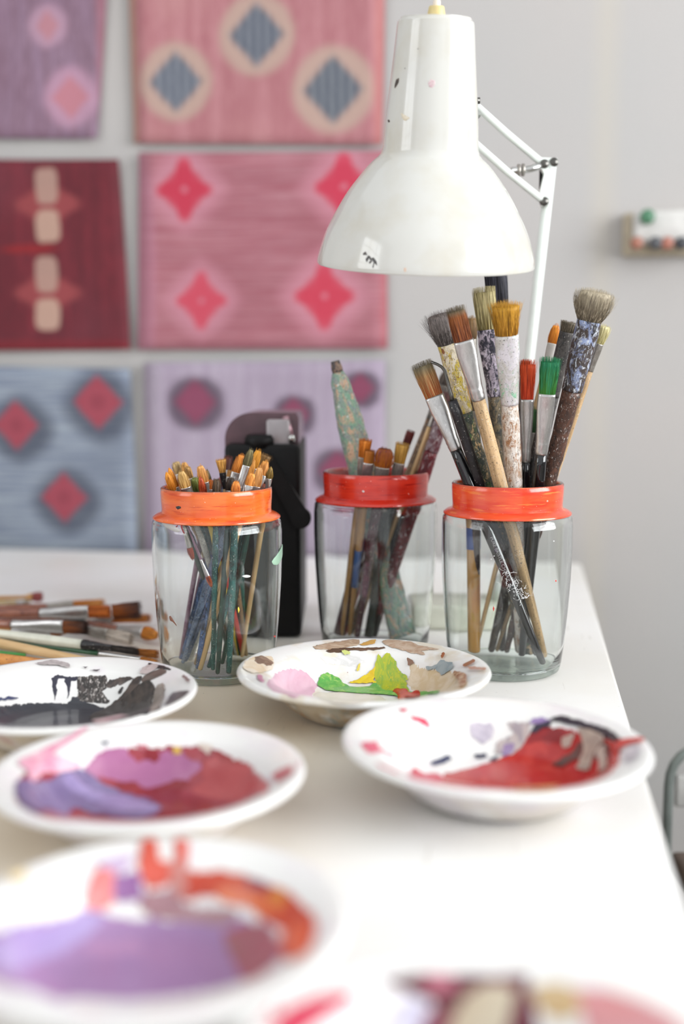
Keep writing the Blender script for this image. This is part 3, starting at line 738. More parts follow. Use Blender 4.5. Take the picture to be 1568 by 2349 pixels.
# ------------------------------------------------------------------ jars
JPROF_OUT = [  # outer glass (r, z), height .186
 (.050, .0), (.0545, .003), (.0565, .010), (.0590, .030), (.0615, .060), (.0638, .095), (.0648, .125), (.0648, .148), (.0640, .156), (.0615, .1600), (.0560, .1615)]
JNECK = [(.0625, .1586), (.0634, .1594), (.0632, .1606), (.0600, .1630), (.0556, .1646), (.0546, .1652), (.0543, .1690), (.0548, .1760), (.0552, .1850), (.0549, .1885)]
def jar_r(z, s=1):
    pr = JPROF_OUT + JNECK[4:]; z /= s
    for (a, b), (c, d) in zip(pr[:-1], pr[1:]):
        if z <= d and d > b: return (a + (c - a) * (z - b) / (d - b)) * s
    return .055 * s
def jar(pos, s, label, bandmat, flecks):
    root = empty('glass_jar', (pos[0], pos[1], TZ + .0002), label, 'jar', 'paint banded glass jars holding brushes')
    T = lambda pr: [(r * s, z * s) for r, z in pr]
    th = .0030
    inner = [(.0520, .0095), (.0545, .0115)] + [(r - th, z) for r, z in JPROF_OUT[3:-2]] + [(.0585, .1578), (.0520, .1610), (.0500, .1680), (.0505, .186)]
    outer = [(.0555, .0080)] + JPROF_OUT[2:-1] + [(.0560, .1612), (.0538, .1625), (.0525, .168), (.0527, .1865)]
    bm = bmesh.new(); pr = T(outer + inner[::-1]); lathe(bm, pr + [pr[0]], 160)
    bmesh.ops.remove_doubles(bm, verts=bm.verts, dist=1e-6); bmesh.ops.recalc_face_normals(bm, faces=bm.faces)
    gw = bm_obj('glass_wall', bm, root, M_SOLID)
    bm = bmesh.new(); lathe(bm, T([(0, .0015), (.040, .0015), (.046, 0), (.050, 0), (.0545, .003), (.0562, .0095), (.0525, .0105), (.048, .0075), (0, .0068)]), 96)
    bm_obj('glass_base', bm, root, M_GBASE)
    bm = bmesh.new(); lathe(bm, T(JNECK + [(.0540, .1897), (.0528, .1890), (.0520, .1860), (.0522, .1700), (.0540, .1640), (.0600, .1588), (.0625, .1590)]), 128)
    bm_obj('painted_neck', bm, root, bandmat, True, 34)
    bm = bmesh.new(); lathe(bm, T([(.0505, .1860), (.0510, .1885), (.0520, .1900), (.0540, .1903), (.0551, .1893), (.0553, .1883), (.0530, .1870), (.0505, .1860)]), 96)
    bm_obj('glass_lip', bm, root, M_GBASE)
    # paint flecks traced on the outside
    M = root.matrix_basis.copy(); M = Matrix.Translation((pos[0], pos[1], TZ + .0002)); Mi = M.inverted()
    def hit(px, py):
        o = Mi @ CAM; d = ray(px, py); k = (pos[1] - .075 * s) / d.y; st = .0005; best = (9, None)
        for _ in range(200):
            p = o + d * k; g = math.hypot(p.x, p.y) - jar_r(p.z, s)
            if g < best[0]: best = (g, p.copy())
            if g < 0: break
            k += st
        p = best[1]; return (math.atan2(p.x, -p.y) * .06 * s, p.z)
    def surf(u, v, h):
        a = u / (.06 * s); r = jar_r(v, s) + h + .0002; return (r * math.sin(a), -r * math.cos(a), v)
    for i, (poly, mat, nm) in enumerate(flecks):
        bm = make_patch([hit(*p) for p in poly], surf, .0004, .0008, .0003, i)
        o = bm_obj('paint_fleck', bm, gw, mat)
        if nm: o['label'] = nm
    return gw, hit, surf

def jar_center(px, pybase, s):      # pybase = lowest front edge of the jar in the photo
    p = on(px, pybase); return Vector((0, p.y + .0535 * s, 0))
J1 = ctr(502, 1.115, TZ); J3 = ctr(1156, 1.130, TZ); J2 = ctr(860, 1.215, TZ)
S1, S3, S2 = .985, 1.0, 1.02
def sq(x, y, w, h): return [(x - w, y), (x, y - h), (x + w, y), (x, y + h)]
def q4(ox, oy, sc, pts): return [(ox + x / sc, oy + y / sc) for x, y in pts]
mint = P('#a9d0b6', '#9cc4aa'); maroonf = P('#8c2028'); brownf = P('#7c4632', '#8f5a42'); greyf = P('#b3b0ac', '#c9c7c2'); whitef = P('#eef0f0'); redf = P('#e0403a'); blackf = P('#1c1a1c')
jar1, hit1, surf1 = jar(J1, S1, 'glass jar with orange painted neck full of thin brushes, left of the radio',
    band_mat('orange_band', '#e8722e', '#dd5c22', '#c8471c'), [
    (q4(330, 980, 3.915, [(1145, 1205), (1175, 1165), (1215, 1110), (1248, 1050), (1252, 1140), (1225, 1200), (1195, 1238), (1160, 1232)]), mint, 'mint green paint smear'),
    (q4(330, 980, 3.915, [(330, 880), (345, 880), (368, 950), (358, 955), (340, 920)]), maroonf, None),
    (q4(330, 980, 3.915, [(285, 900), (300, 880), (308, 884), (292, 906)]), maroonf, None),
    (q4(330, 980, 3.915, [(228, 1700), (245, 1698), (290, 1770), (295, 1785), (260, 1750), (235, 1735)]), brownf, None),
    (q4(330, 980, 3.915, [(160, 850), (240, 860), (330, 920), (300, 945), (200, 900)]), greyf, None),
    (q4(330, 980, 3.915, sq(848, 1640, 10, 30)), P('#e3d44a'), None),
    (q4(330, 980, 3.915, [(878, 1335), (920, 1325), (955, 1335), (950, 1345), (910, 1350)]), whitef, None),
    (q4(330, 980, 3.915, sq(1172, 1878, 8, 8)), redf, None),
    (q4(330, 980, 3.915, [(285, 715), (320, 708), (335, 725), (300, 738)]), blackf, None)])
jar2, hit2, surf2 = jar(J2, S2, 'glass jar with red painted neck, the rear jar between the other two',
    band_mat('red_band', '#d23420', '#c2281a', '#a81a14'), [(sq(833, 1127, 3, 3), whitef, None)])
jar3, hit3, surf3 = jar(J3, S3, 'glass jar with orange red painted neck holding the thick brushes, nearest the right table edge',
    band_mat('orange_red_band', '#e2532c', '#d63a20', '#ea7a3c'), [
    (q4(960, 1050, 4.126, sq(708, 1430, 8, 25)), redf, None), (q4(960, 1050, 4.126, sq(1295, 1165, 7, 12)), redf, None),
    (q4(960, 1050, 4.126, sq(1215, 410, 10, 9)), P('#f3b7a0'), None), (q4(960, 1050, 4.126, sq(685, 962, 8, 8)), whitef, None),
    (q4(960, 1050, 4.126, sq(713, 930, 7, 7)), whitef, None), (q4(960, 1050, 4.126, sq(1275, 788, 7, 7)), whitef, None)])
# white dry-brush scuff on the front of jar 3
bm = bmesh.new(); rnd = random.Random(3)
for k in range(120):
    t_ = rnd.random()
    cx = 820 + 190 * t_ + rnd.gauss(0, 42); cy = 1110 + 230 * t_ + rnd.gauss(0, 38)
    a = rnd.uniform(0, PI); L = rnd.uniform(6, 22); w_ = rnd.uniform(.7, 2.0); bend = rnd.uniform(-6, 6)
    c_, s_ = math.cos(a), math.sin(a); pts = []
    for q in (-1, -.3, .3, 1): pts.append((cx + c_ * L * q - s_ * bend * (1 - q * q), cy + s_ * L * q + c_ * bend * (1 - q * q)))
    pv = []
    for (x, y) in pts:
        for sg in (-1, 1):
            u, v = hit3(960 + (x - s_ * w_ * sg) / 4.126, 1050 + (y + c_ * w_ * sg) / 4.126); pv.append(bm.verts.new(surf3(u, v, .0003)))
    for i in range(3): bm.faces.new((pv[2 * i], pv[2 * i + 1], pv[2 * i + 3], pv[2 * i + 2]))
o = bm_obj('paint_scuff', bm, jar3, whitef); o['label'] = 'white dry brush scuff on the glass'

# ------------------------------------------------------------------ brushes
def bristles_bm(kind, L, a, b, ta, tb, n, thick, rnd, wild=.05):
    """strands from z=0 to z=L; a,b half widths at base; ta,tb at the tip"""
    vs = []; fs = []
    def strand(p, r0):
        base = len(vs); m = len(p)
        for i, q in enumerate(p):
            r = r0 * (1 - .75 * i / (m - 1))
            for k in range(3):
                t = 2 * PI * k / 3 + i * .3; vs.append((q[0] + r * math.cos(t), q[1] + r * math.sin(t), q[2]))
        for i in range(m - 1):
            for k in range(3):
                A = base + i * 3 + k; B = base + i * 3 + (k + 1) % 3; fs.append((A, B, B + 3, A + 3))
    for i in range(n):
        rr = math.sqrt(rnd.random()); th = rnd.uniform(0, 2 * PI)
        u = rr * math.cos(th); w_ = rr * math.sin(th)
        if kind == 'flat':
            sgn = math.copysign(1, u); u = sgn * abs(u) ** .8; l = L * (1 - .11 * rnd.random() ** 2 - .02 * abs(u)); bulge = .04
            f = 1
        elif kind == 'slant':
            l = L * (1 - .17 * (u + 1) - .05 * rnd.random()); bulge = .05; f = 1
        elif kind == 'round':
            l = L * (1 - .14 * rr ** 2 - .16 * rnd.random() ** 2); bulge = .18; f = 1
        elif kind == 'filbert':
            l = L * (1 - .42 * rr ** 2.2 - .06 * rnd.random()); bulge = .22; f = 1
        elif kind == 'point':
            l = L * (1 - .5 * rr - .05 * rnd.random()); bulge = .25; f = .5
        else:
            l = L * (1 - .12 * rnd.random()); bulge = 0; f = 1
        wx, wy = rnd.gauss(0, wild) * L, rnd.gauss(0, wild) * L
        p = []
        for k in range(5):
            s = k / 4; e = s ** 1.2
            x = u * (a + (ta - a) * e) * (1 + bulge * math.sin(PI * s)); y = w_ * (b + (tb - b) * e) * (1 + bulge * math.sin(PI * s))
            p.append((x + wx * s * s, y + wy * s * s, s * l))
        strand(p, thick)
    me = bpy.data.meshes.new('bristles'); me.from_pydata(vs, [], fs)
    bm = bmesh.new(); bm.from_mesh(me); bpy.data.meshes.remove(me)
    secs = []
    shp = {'flat': 0, 'slant': .1, 'round': .35, 'filbert': .55, 'point': .85, 'fan': 0}[kind]
    for k in range(9):
        s = k / 8; z = s * L * (.86 if kind not in ('slant',) else .7)
        e = s ** 1.2; w1 = math.sqrt(max(0.02, 1 - (s ** 3) * shp * 1.15)) if shp else 1
        bl = 1 + (.15 if kind in ('round', 'filbert', 'point') else .03) * math.sin(PI * s)
        secs.append((z, .9 * (a + (ta - a) * e) * w1 * bl, .86 * (b + (tb - b) * e) * w1 * bl))
    loft(bm, secs, 20); return bm

BRUSH_GROUP = None
def make_brush(P0, P1, label, s, group=None, name='paintbrush', cat='paintbrush'):
    """P0 handle end, P1 bristle tip (world). s: widths in metres & lengths"""
    P0 = Vector(P0); P1 = Vector(P1); d = P1 - P0; L = d.length; d.normalize()
    view = ((P0 + P1) / 2 - CAM).normalized()
    x = d.cross(view).normalized(); y = d.cross(x).normalized()
    M = Matrix((x, -y, d)).transposed()
    if M.determinant() < 0: M = Matrix((x, y, d)).transposed()
    q = M.to_quaternion() @ Quaternion((0, 0, 1), s.get('roll', 0))
    root = empty(name, P0, label, cat, group, q)
    rnd = random.Random(hash(label) % 9999 if False else sum(map(ord, label)))
    bl = s['bl']; fl = s['fl']; hz = L - bl - fl
    a = s['w'] / 2; b = a * s.get('flatness', .45) if s['kind'] in ('flat', 'slant', 'fan', 'filbert') else a * s.get('flatness', .95)
    hw = s['hw'] / 2; ew = s.get('ew', s['hw'] * .6) / 2; mw = s.get('mw', s['hw'] * 1.12) / 2
    lump = s.get('lump', 0)
    # handle
    bm = bmesh.new(); N = 36 if lump else 18; secs = []
    er = min(.012, 1.2 * ew / hz)
    for t in [0, er * .12, er * .35, er * .65] + [er + (1 - er) * k / N for k in range(N + 1)]:
        r = ew + (mw - ew) * min(1, t / .72) ** .9 if t < .72 else mw + (hw - mw) * ((t - .72) / .28) ** 1.2
        if t < er: r *= math.sqrt(max(.12, 1 - (1 - t / er) ** 2))
        secs.append((t * hz, r, r))
    rings = loft(bm, secs, 20)
    if lump:
        for v in bm.verts:
            n_ = mnoise.noise(Vector((v.co.x * 160, v.co.y * 160, v.co.z * 90 + len(label)))) + .5 * mnoise.noise(Vector((v.co.x * 420, v.co.y * 420, v.co.z * 300)))
            rr = Vector((v.co.x, v.co.y, 0))
            if rr.length > 1e-5: v.co += rr.normalized() * n_ * lump
    hob = bm_obj('handle', bm, root, s['hm'])
    # ferrule
    if fl > 0:
        bm = bmesh.new(); secs = []; N = 26
        fa = a * s.get('fw', 1.0); fb = b * s.get('fw', 1.0)
        for k in range(N + 1):
            t = k / N; e = t * t * (3 - 2 * t) if not s.get('straight') else t
            e = min(1, e * 1.15)
            A = hw * 1.06 + (fa - hw * 1.06) * e; B = hw * 1.06 + (fb * 1.04 - hw * 1.06) * e
            c = 0
            if not s.get('nocrimp'):
                for z0 in (.07, .15): c = max(c, math.exp(-((t - z0) / .018) ** 2))
            secs.append((hz - .0008 + t * (fl + .0008), A * (1 + .07 * c), B * (1 + .07 * c), 0, 0, 1 if t < .3 else max(.78, 1 - .3 * e) if s['kind'] in ('flat', 'slant') else 1))
        loft(bm, secs, 28)
        if lump:
            for v in bm.verts:
                n_ = mnoise.noise(Vector((v.co.x * 160, v.co.y * 160, v.co.z * 90 + len(label))))
                rr = Vector((v.co.x, v.co.y, 0))
                if rr.length > 1e-5: v.co += rr.normalized() * n_ * lump * .6
        bm_obj('ferrule', bm, root, s['fm'])
    # bristles
    tw = s.get('tw', s['w']) / 2; tb = b * (tw / a) if a else 0
    bm = bristles_bm(s['kind'], bl + .0015, a * .93, b * .9, tw, tb * s.get('tbf', 1), s.get('n', 120), s.get('th', .00022), rnd, s.get('wild', .03))
    o = bm_obj('bristles', bm, root, s['bm'])
    o.location = (0, 0, L - bl - .0015)
    if s.get('band'):
        z0, z1, mat, nm = s['band']
        rad = lambda z: ew + (mw - ew) * min(1, (z / hz) / .72) ** .9 if z / hz < .72 else mw + (hw - mw) * ((z / hz - .72) / .28) ** 1.2
        bm = bmesh.new(); loft(bm, [(z, rad(z) + .0003 + lump * .5, rad(z) + .0003 + lump * .5) for z in np.linspace(z0 * hz, z1 * hz, 7)], 20)
        o = bm_obj('colour_band', bm, hob, mat); o['label'] = nm
    return root

def solve(B, T, J, s, dn, rad=.005):
    """bottom pixel B on the jar floor, top pixel T; line passes the neck at depth offset dn"""
    zf = TZ + .0085 * s
    p0 = on(B[0], B[1], zf)
    v = Vector((p0.x - J[0], p0.y - J[1])); R0 = .0470 * s - rad * .6
    if v.length > R0: v *= R0 / v.length
    p0 = Vector((J[0] + v.x, J[1] + v.y, zf))
    zn = TZ + .187 * s
    for _ in range(24):
        yn = J[1] + dn
        lo, hi = J[1] - .6, J[1] + .8
        for _ in range(50):
            m = (lo + hi) / 2
            p1 = at(T[0], T[1], m); k = (zn - p0.z) / (p1.z - p0.z)
            if p0.y + (p1.y - p0.y) * k - yn > 0: hi = m
            else: lo = m
        pn = p0.lerp(p1, k)
        if math.hypot(pn.x - J[0], pn.y - J[1]) < .0515 * s - rad: break
        dn *= .88
    return p0, p1
def jbrush(J, s, B, T, dn, label, kind, bl, fl, w, hw, hm, fm, bmat, tw=None, ew=None, group=None, **k):
    """bl, fl, w.. in pixels"""
    p0, p1 = solve(B, T, J, s, dn, hw * 4.3e-4 * .55); m = p1.y / FPX * 1.0
    px = math.hypot(T[0] - B[0], T[1] - B[1]); mL = (p1 - p0).length / px
    sp = dict(kind=kind, bl=bl * mL, fl=fl * mL, w=w * m, hw=hw * m, hm=hm, fm=fm, bm=bmat, tw=(tw or w) * m, **k)
    if ew: sp['ew'] = ew * m
    return make_brush(p0, p1, label, sp, group)

def bmx(base, tip, L=.03, **k): return bristle_mat('bristle_' + base.strip('#') + tip.strip('#'), base, tip, L, **k)
WOOD = mott('light_wood', '#d9b888', [('#c49a64', 60, .5, .2), ('#8f7355', 160, .66, .05)], .5, .1, (1, 1, .05))
WOODOLD = mott('greyed_wood', '#c7a67c', [('#8d7350', 70, .48, .2), ('#3c342b', 150, .62, .04), ('#a9a08f', 60, .6, .1)], .55, .2, (1, 1, .07))
OCHRE = mott('ochre_varnished_wood', '#cf9a4e', [('#b67f38', 40, .5, .2), ('#6b4a26', 200, .68, .04)], .25, .05, (1, 1, .1), .5)
BLACKH = mott('black_lacquer', '#0b0b0d', [('#1a1a1e', 40, .5, .2)], .12, .03, (1, 1, .2), .6)
BLACKSP = mott('black_lacquer_flecked', '#121114', [('#26242a', 40, .5, .2), ('#8f8a86', 220, .66, .03), ('#c9bfae', 160, .7, .03)], .3, .3)
G3 = 'thick brushes standing in the right jar'
G2 = 'brushes standing in the rear jar'
G1 = 'thin brushes standing in the left jar'
GP = 'brushes lying in a pile at the left of the table'
grn_mott = mott('crust_green_cream', '#5c5a48', [('#2f3a30', 60, .45, .08), ('#c9a878', 80, .55, .06), ('#4e7a3a', 50, .6, .06), ('#b98448', 120, .62, .05), ('#d8d2c4', 160, .66, .04)], .5, .8)
yel_mott = mott('crust_yellow', '#b9a98a', [('#c9b03a', 60, .48, .06), ('#e2d7c0', 70, .52, .05), ('#8a5526', 60, .6, .05), ('#35302c', 120, .62, .04)], .5, .8)
pur_mott = mott('crust_purple_white', '#b4a8b8', [('#2b2a3a', 70, .47, .05), ('#d8cede', 60, .55, .06), ('#7a7c2e', 45, .62, .06), ('#2a4a86', 50, .66, .05)], .45, .7)
olv_mott = mott('crust_olive', '#8a7a5c', [('#4a4a44', 70, .45, .1), ('#b39a7a', 60, .56, .06), ('#2f3f66', 60, .63, .05)], .55, .7)
pal_mott = mott('crust_pale', '#bda996', [('#e2dad2', 50, .42, .1), ('#a87a55', 60, .54, .08), ('#5f5348', 130, .62, .04), ('#c47a55', 70, .66, .05), ('#efe9e4', 120, .6, .05)], .5, .7)
sil_mott = mott('painted_ferrule_pale', '#bdb9b3', [('#d4cfd4', 30, .5, .1), ('#8fc0a0', 45, .58, .05), ('#e0b49a', 50, .64, .05), ('#5b3a4c', 80, .69, .03)], .35, .4, metal=.2)
brn_mott = mott('crust_brown', '#3d2a22', [('#5e3d2e', 40, .45, .12), ('#1d1614', 70, .58, .06), ('#d3cdc8', 110, .61, .03), ('#9f9a9c', 40, .64, .04)], .4, .7)
brn_top = mott('crust_brown_blue', '#3f332e', [('#8f9dc2', 30, .53, .08), ('#c2c8d2', 90, .56, .05), ('#1a1820', 60, .6, .04), ('#d9b07c', 30, .66, .04)], .45, .7)
drk_mott = mott('crust_dark', '#33302f', [('#55504c', 60, .45, .1), ('#20242a', 70, .57, .06), ('#7f8a90', 120, .64, .04)], .5, .6)
# --- right jar
jbrush(J3, S3, (1250, 1530), (963, 829), -.030, 'flat brush with tan and orange bristles and bright ferrule leaning left over the right jar', 'flat', 84, 128, 44, 27,
       BLACKH, M_ALU, bmx('#c46a2c', '#b79a68', dirty=('#8d8468', .75, 1.0)), tw=50, ew=15, group=G3, n=420, wild=.025)
jbrush(J3, S3, (1236, 1496), (1002, 712), -.006, 'paint crusted round brush with fluffy grey bristles in the right jar', 'round', 74, 150, 42, 33,
       grn_mott, yel_mott, bmx('#5c5857', '#8a8586'), tw=70, ew=22, group=G3, n=600, wild=.10, lump=.0012, nocrimp=True, fw=1.0, mw=None or .0165)
jbrush(J3, S3, (1266, 1512), (1042, 702), -.038, 'flat brush with rust brown bristles, silver ferrule and pale wood handle in the right jar', 'flat', 74, 128, 46, 30,
       WOODOLD, M_ALU, bmx('#7d3a12', '#a86428', dirty=('#7f745c', .8, 1.0)), tw=42, ew=17, group=G3, n=420, wild=.03)
jbrush(J3, S3, (1196, 1492), (1108, 656), .016, 'thick brush with pale straw bristles and purple stained ferrule in the right jar', 'flat', 93, 145, 48, 30,
       olv_mott, pur_mott, bmx('#8f8348', '#d6cf9e'), tw=52, ew=20, group=G3, n=500, wild=.02, lump=.0006, flatness=.6)
jbrush(J3, S3, (1224, 1482), (1158, 692), -.024, 'thick brush with golden yellow bristles and pale crusted handle in the right jar', 'flat', 66, 140, 55, 40,
       pal_mott, sil_mott, bmx('#b5801c', '#d6a52e'), tw=68, ew=24, group=G3, n=600, wild=.07, lump=.0007, flatness=.6, nocrimp=True)
jbrush(J3, S3, (1206, 1496), (1133, 590), .034, 'tall brush with navy black bristles rising behind the lamp shade', 'flat', 108, 120, 52, 30,
       drk_mott, M_ALUD, bmx('#15141f', '#2c2d42'), tw=52, ew=18, group=G3, n=420, wild=.02, flatness=.5)
jbrush(J3, S3, (1226, 1476), (1211, 823), .004, 'brush with bright orange red bristles half hidden in the right jar', 'flat', 84, 132, 30, 22,
       BLACKH, M_ALU, bmx('#d63c0c', '#e0551c'), tw=38, ew=14, group=G3, n=260, wild=.03)
jbrush(J3, S3, (1196, 1505), (1262, 818), -.030, 'flat brush with bright green bristles, silver ferrule and black handle', 'flat', 78, 128, 40, 28,
       BLACKH, M_ALU, bmx('#4a9a3a', '#12855a'), tw=46, ew=17, group=G3, n=420, wild=.03)
jbrush(J3, S3, (1160, 1494), (1370, 660), -.006, 'largest brush with splayed grey cream bristles and brown paint crusted body', 'round', 70, 150, 56, 46,
       brn_mott, brn_top, bmx('#7d7362', '#bdb6a2'), tw=94, ew=14, group=G3, n=900, wild=.05, lump=.0009, flatness=.7, nocrimp=True, tbf=.8, mw=.0150)
jbrush(J3, S3, (1040, 1480), (1277, 740), .022, 'slim brush with smooth orange filbert bristles behind the green brush', 'filbert', 46, 60, 20, 14,
       WOOD, plain('white_ferrule', '#c9c4bd', .4), bmx('#e58a1a', '#f09a24'), tw=24, ew=9, group=G3, n=160, wild=.01)
jbrush(J3, S3, (1116, 1486), (1306, 736), .012, 'dark round brush with short grey brown bristles behind the green brush', 'flat', 24, 140, 34, 32,
       drk_mott, drk_mott, bmx('#57503f', '#7d7465'), tw=40, ew=17, group=G3, n=260, wild=.03, lump=.0004, straight=True, nocrimp=True, flatness=.9)
jbrush(J3, S3, (1132, 1482), (1388, 742), .034, 'pale yellow bristled brush almost hidden behind the largest brush', 'round', 44, 60, 22, 16,
       WOODOLD, M_ALUD, bmx('#cfc98f', '#e2dfb4'), tw=34, ew=10, group=G3, n=200, wild=.03)
jbrush(J3, S3, (1086, 1498), (1082, 722), .030, 'ochre handled brush with a blue band and tan bristles in the right jar', 'round', 54, 40, 22, 22,
       OCHRE, M_ALUD, bmx('#8d7350', '#a88a60'), tw=26, ew=30, mw=.0152, group=G3, n=200, wild=.02,
       band=(.36, .437, plain('blue_band', '#3a5aa8', .4), 'blue painted band'))
jbrush(J3, S3, (1060, 1486), (1092, 900), .020, 'dark brown stained handle of a short brush at the left of the right jar', 'flat', 40, 60, 24, 18,
       mott('crust_maroon', '#3b2a2a', [('#5a4a48', 60, .5, .1), ('#a9a2a4', 120, .62, .05)], .45, .5), M_ALUD, bmx('#4a3a2c', '#6b5a44'), ew=17, group=G3, n=160)
jbrush(J3, S3, (1150, 1490), (1206, 822), .028, 'brush with brown bristles just behind the orange red one', 'round', 40, 70, 22, 16,
       drk_mott, M_ALUD, bmx('#6b3a1c', '#8a4a24'), tw=28, ew=15, group=G3, n=160)
jbrush(J3, S3, (1205, 1500), (1226, 930), .018, 'short brush with green stained bristles between the orange red and green brushes', 'flat', 60, 60, 26, 16,
       mott('dark_green_handle', '#20362c', [('#33524a', 60, .5, .1), ('#8fa095', 160, .64, .04)], .35, .3), M_ALUD, bmx('#2f5a34', '#3f7a40'), ew=15, group=G3, n=160)
# writing on the black handle
def add_text(root, text, size, z0):
    cu = bpy.data.curves.new('t', 'FONT'); cu.body = text; cu.size = size; cu.extrude = .00004; cu.align_y = 'CENTER'
    to = bpy.data.objects.new('t', cu); COL.objects.link(to); dg = bpy.context.evaluated_depsgraph_get()
    me = bpy.data.meshes.new_from_object(to.evaluated_get(dg)); bpy.data.objects.remove(to)
    hd = [c for c in root.children if c.name.startswith('handle')][0]
    R = sorted((v.co.z, math.hypot(v.co.x, v.co.y)) for v in hd.data.vertices)
    zs = np.array([a for a, b in R]); rs = np.array([b for a, b in R])
    q = root.rotation_quaternion; rgt = q @ Vector((1, 0, 0)); fr = q @ Vector((0, 1, 0))
    sf = 1 if fr.dot(CAM - root.location) > 0 else -1         # local side that faces the viewer
    sr = 1 if rgt.x > 0 else -1                                # local direction pointing right
    for v in me.vertices:
        z = z0 - v.co.x; rr = float(np.interp(z, zs, rs)) + .00012 + v.co.z; a = v.co.y / rr
        v.co = Vector((sr * rr * math.sin(a), sf * rr * math.cos(a), z))
    o = link('lettering', me, hd, P('#c9c9cc')); return o
roots = {o['label']: o for o in COL.objects if o.parent is None and 'label' in o.keys()}
rb = [o for l, o in roots.items() if l.startswith('flat brush with tan and orange')][0]
add_text(rb, 'PURE BRISTLE CHINA', .0046, .142)

# hook tool
p0, p1 = solve((1240, 1500), (1037, 918), J3, S3, -.026)
d = (p1 - p0).normalized(); view = ((p0 + p1) / 2 - CAM).normalized(); x = d.cross(view).normalized(); y_ = x.cross(d).normalized()
q = Matrix((x, -y_, d)).transposed().to_quaternion() if Matrix((x, -y_, d)).determinant() > 0 else Matrix((x, y_, d)).transposed().to_quaternion()
hk = empty('hook_tool', p0, 'bent wire hook tool with flecked black handle beside the left leaning flat brush', 'tool', None, q)
Lh = (p1 - p0).length; m = p1.y / FPX
bm = bmesh.new(); secs = []
for k in range(22):
    t_ = k / 21; r = (.5 * 15 + (.5 * 26 - .5 * 15) * t_) * m
    if t_ > .96: r *= .8
    if t_ < .05: r *= .7
    secs.append((t_ * Lh, r, r))
loft(bm, secs, 18); bm_obj('handle', bm, hk, BLACKSP)
Mi = (Matrix.Translation(p0) @ q.to_matrix().to_4x4()).inverted()
wp = [(1037, 922), (1034, 905), (1029, 888), (1024, 868), (1020, 851), (1013, 842), (1003, 836), (988, 830)]
bm = bmesh.new(); tube(bm, [Mi @ at(a_, b_, p1.y) for a_, b_ in wp], [.0021, .002, .0018, .0017, .0016, .0015, .0014, .0013], 10); bm_obj('wire_hook', bm, hk, M_DARKMETAL)

# --- rear jar
stick_m = mott('painted_stick', '#8a8f8c', [('#7aa088', 40, .45, .1), ('#c9a486', 45, .52, .06), ('#6f8396', 50, .6, .05), ('#b03a5a', 60, .68, .03), ('#2c3c4c', 90, .66, .03), ('#d8d8d4', 110, .6, .04)], .5, .8)
p0, p1 = solve((925, 1462), (768, 828), J2, S2, .012, .013)
d = (p1 - p0).normalized(); view = ((p0 + p1) / 2 - CAM).normalized(); x = d.cross(view).normalized(); y_ = d.cross(x).normalized()
Mx = Matrix((x, y_, d)).transposed(); q = Mx.to_quaternion() @ Quaternion((0, 0, 1), .5)
ps = empty('stirring_stick', p0, 'broad paint crusted wooden stick leaning left in the rear jar', 'stick', None, q)
Ls = (p1 - p0).length; m = p1.y / FPX
bm = bmesh.new()
def sqsec(z, a, b): return (z, a, b, 0, 0, .35)
loft(bm, [sqsec(0, 36 * m, 7 * m), sqsec(Ls * .12, 31 * m, 8 * m), sqsec(Ls * .3, 27 * m, 11 * m), sqsec(Ls * .55, 32 * m, 13 * m), sqsec(Ls * .78, 31 * m, 13 * m), sqsec(Ls * .86, 25 * m, 12 * m), sqsec(Ls * .93, 20 * m, 10 * m), sqsec(Ls * .96, 13 * m, 8 * m)], 32)
bmesh.ops.subdivide_edges(bm, edges=[e for e in bm.edges if abs(e.verts[0].co.z - e.verts[1].co.z) > .01], cuts=8)
for v in bm.verts:
    n_ = mnoise.noise(v.co * 130) + .5 * mnoise.noise(v.co * 400); rr = Vector((v.co.x, v.co.y, 0))
    if rr.length > 1e-4: v.co += rr.normalized() * n_ * .0009
bm_obj('shaft', bm, ps, stick_m, True, 50)
bm = bmesh.new(); loft(bm, [sqsec(Ls * .955, 11 * m, 7 * m), sqsec(Ls * .975, 12 * m, 8 * m), sqsec(Ls, 9 * m, 6 * m)], 24); o = bm_obj('tip', bm, ps, mott('dark_tip', '#3f3a3c', [('#8a6f5c', 90, .5, .1), ('#c9b8a0', 120, .62, .05)], .6, .6)); o['label'] = 'dark stained tip'
TANH = mott('tan_handle', '#b98a52', [('#a07038', 60, .5, .15), ('#6b4c30', 160, .64, .05)], .4, .1, (1, 1, .1))
MARH = mott('maroon_handle', '#3f1a24', [('#5c2434', 60, .48, .1), ('#a89aa0', 130, .6, .04), ('#c94a50', 90, .68, .04)], .4, .4)
DKG = mott('dark_grey_green_handle', '#2c3230', [('#4a5250', 60, .5, .1), ('#8f9a88', 130, .62, .05)], .45, .4)
REDH = plain('red_handle', '#b8242c', .3)
jb2 = lambda *a, **k: jbrush(J2, S2, *a, group=G2, **k)
jb2((782, 1462), (839, 1005), -.022, 'small brush with bright orange square bristles in the rear jar', 'flat', 42, 60, 26, 14, TANH, M_ALUD, bmx('#d97a16', '#e88a1a'), tw=30, n=200)
jb2((800, 1460), (848, 1030), -.034, 'small brush with dull orange bristles beside the brightest orange one', 'flat', 30, 56, 25, 17, TANH, M_ALU, bmx('#c47a1c', '#b06414'), n=200, band=(.35, .6, plain('blue_mark', '#3f62a0', .4), 'blue painted band'))
jb2((818, 1464), (884, 1023), -.036, 'wide filbert brush with dark red tipped orange bristles in the rear jar', 'filbert', 46, 60, 34, 22, MARH, M_ALUD, bmx('#d07a1c', '#6b1a10'), tw=52, n=360)
jb2((838, 1462), (924, 1014), -.026, 'small brush with straw yellow bristles in the rear jar', 'flat', 46, 66, 27, 16, DKG, M_ALUD, bmx('#c99a3c', '#d6ae55'), tw=32, n=240)
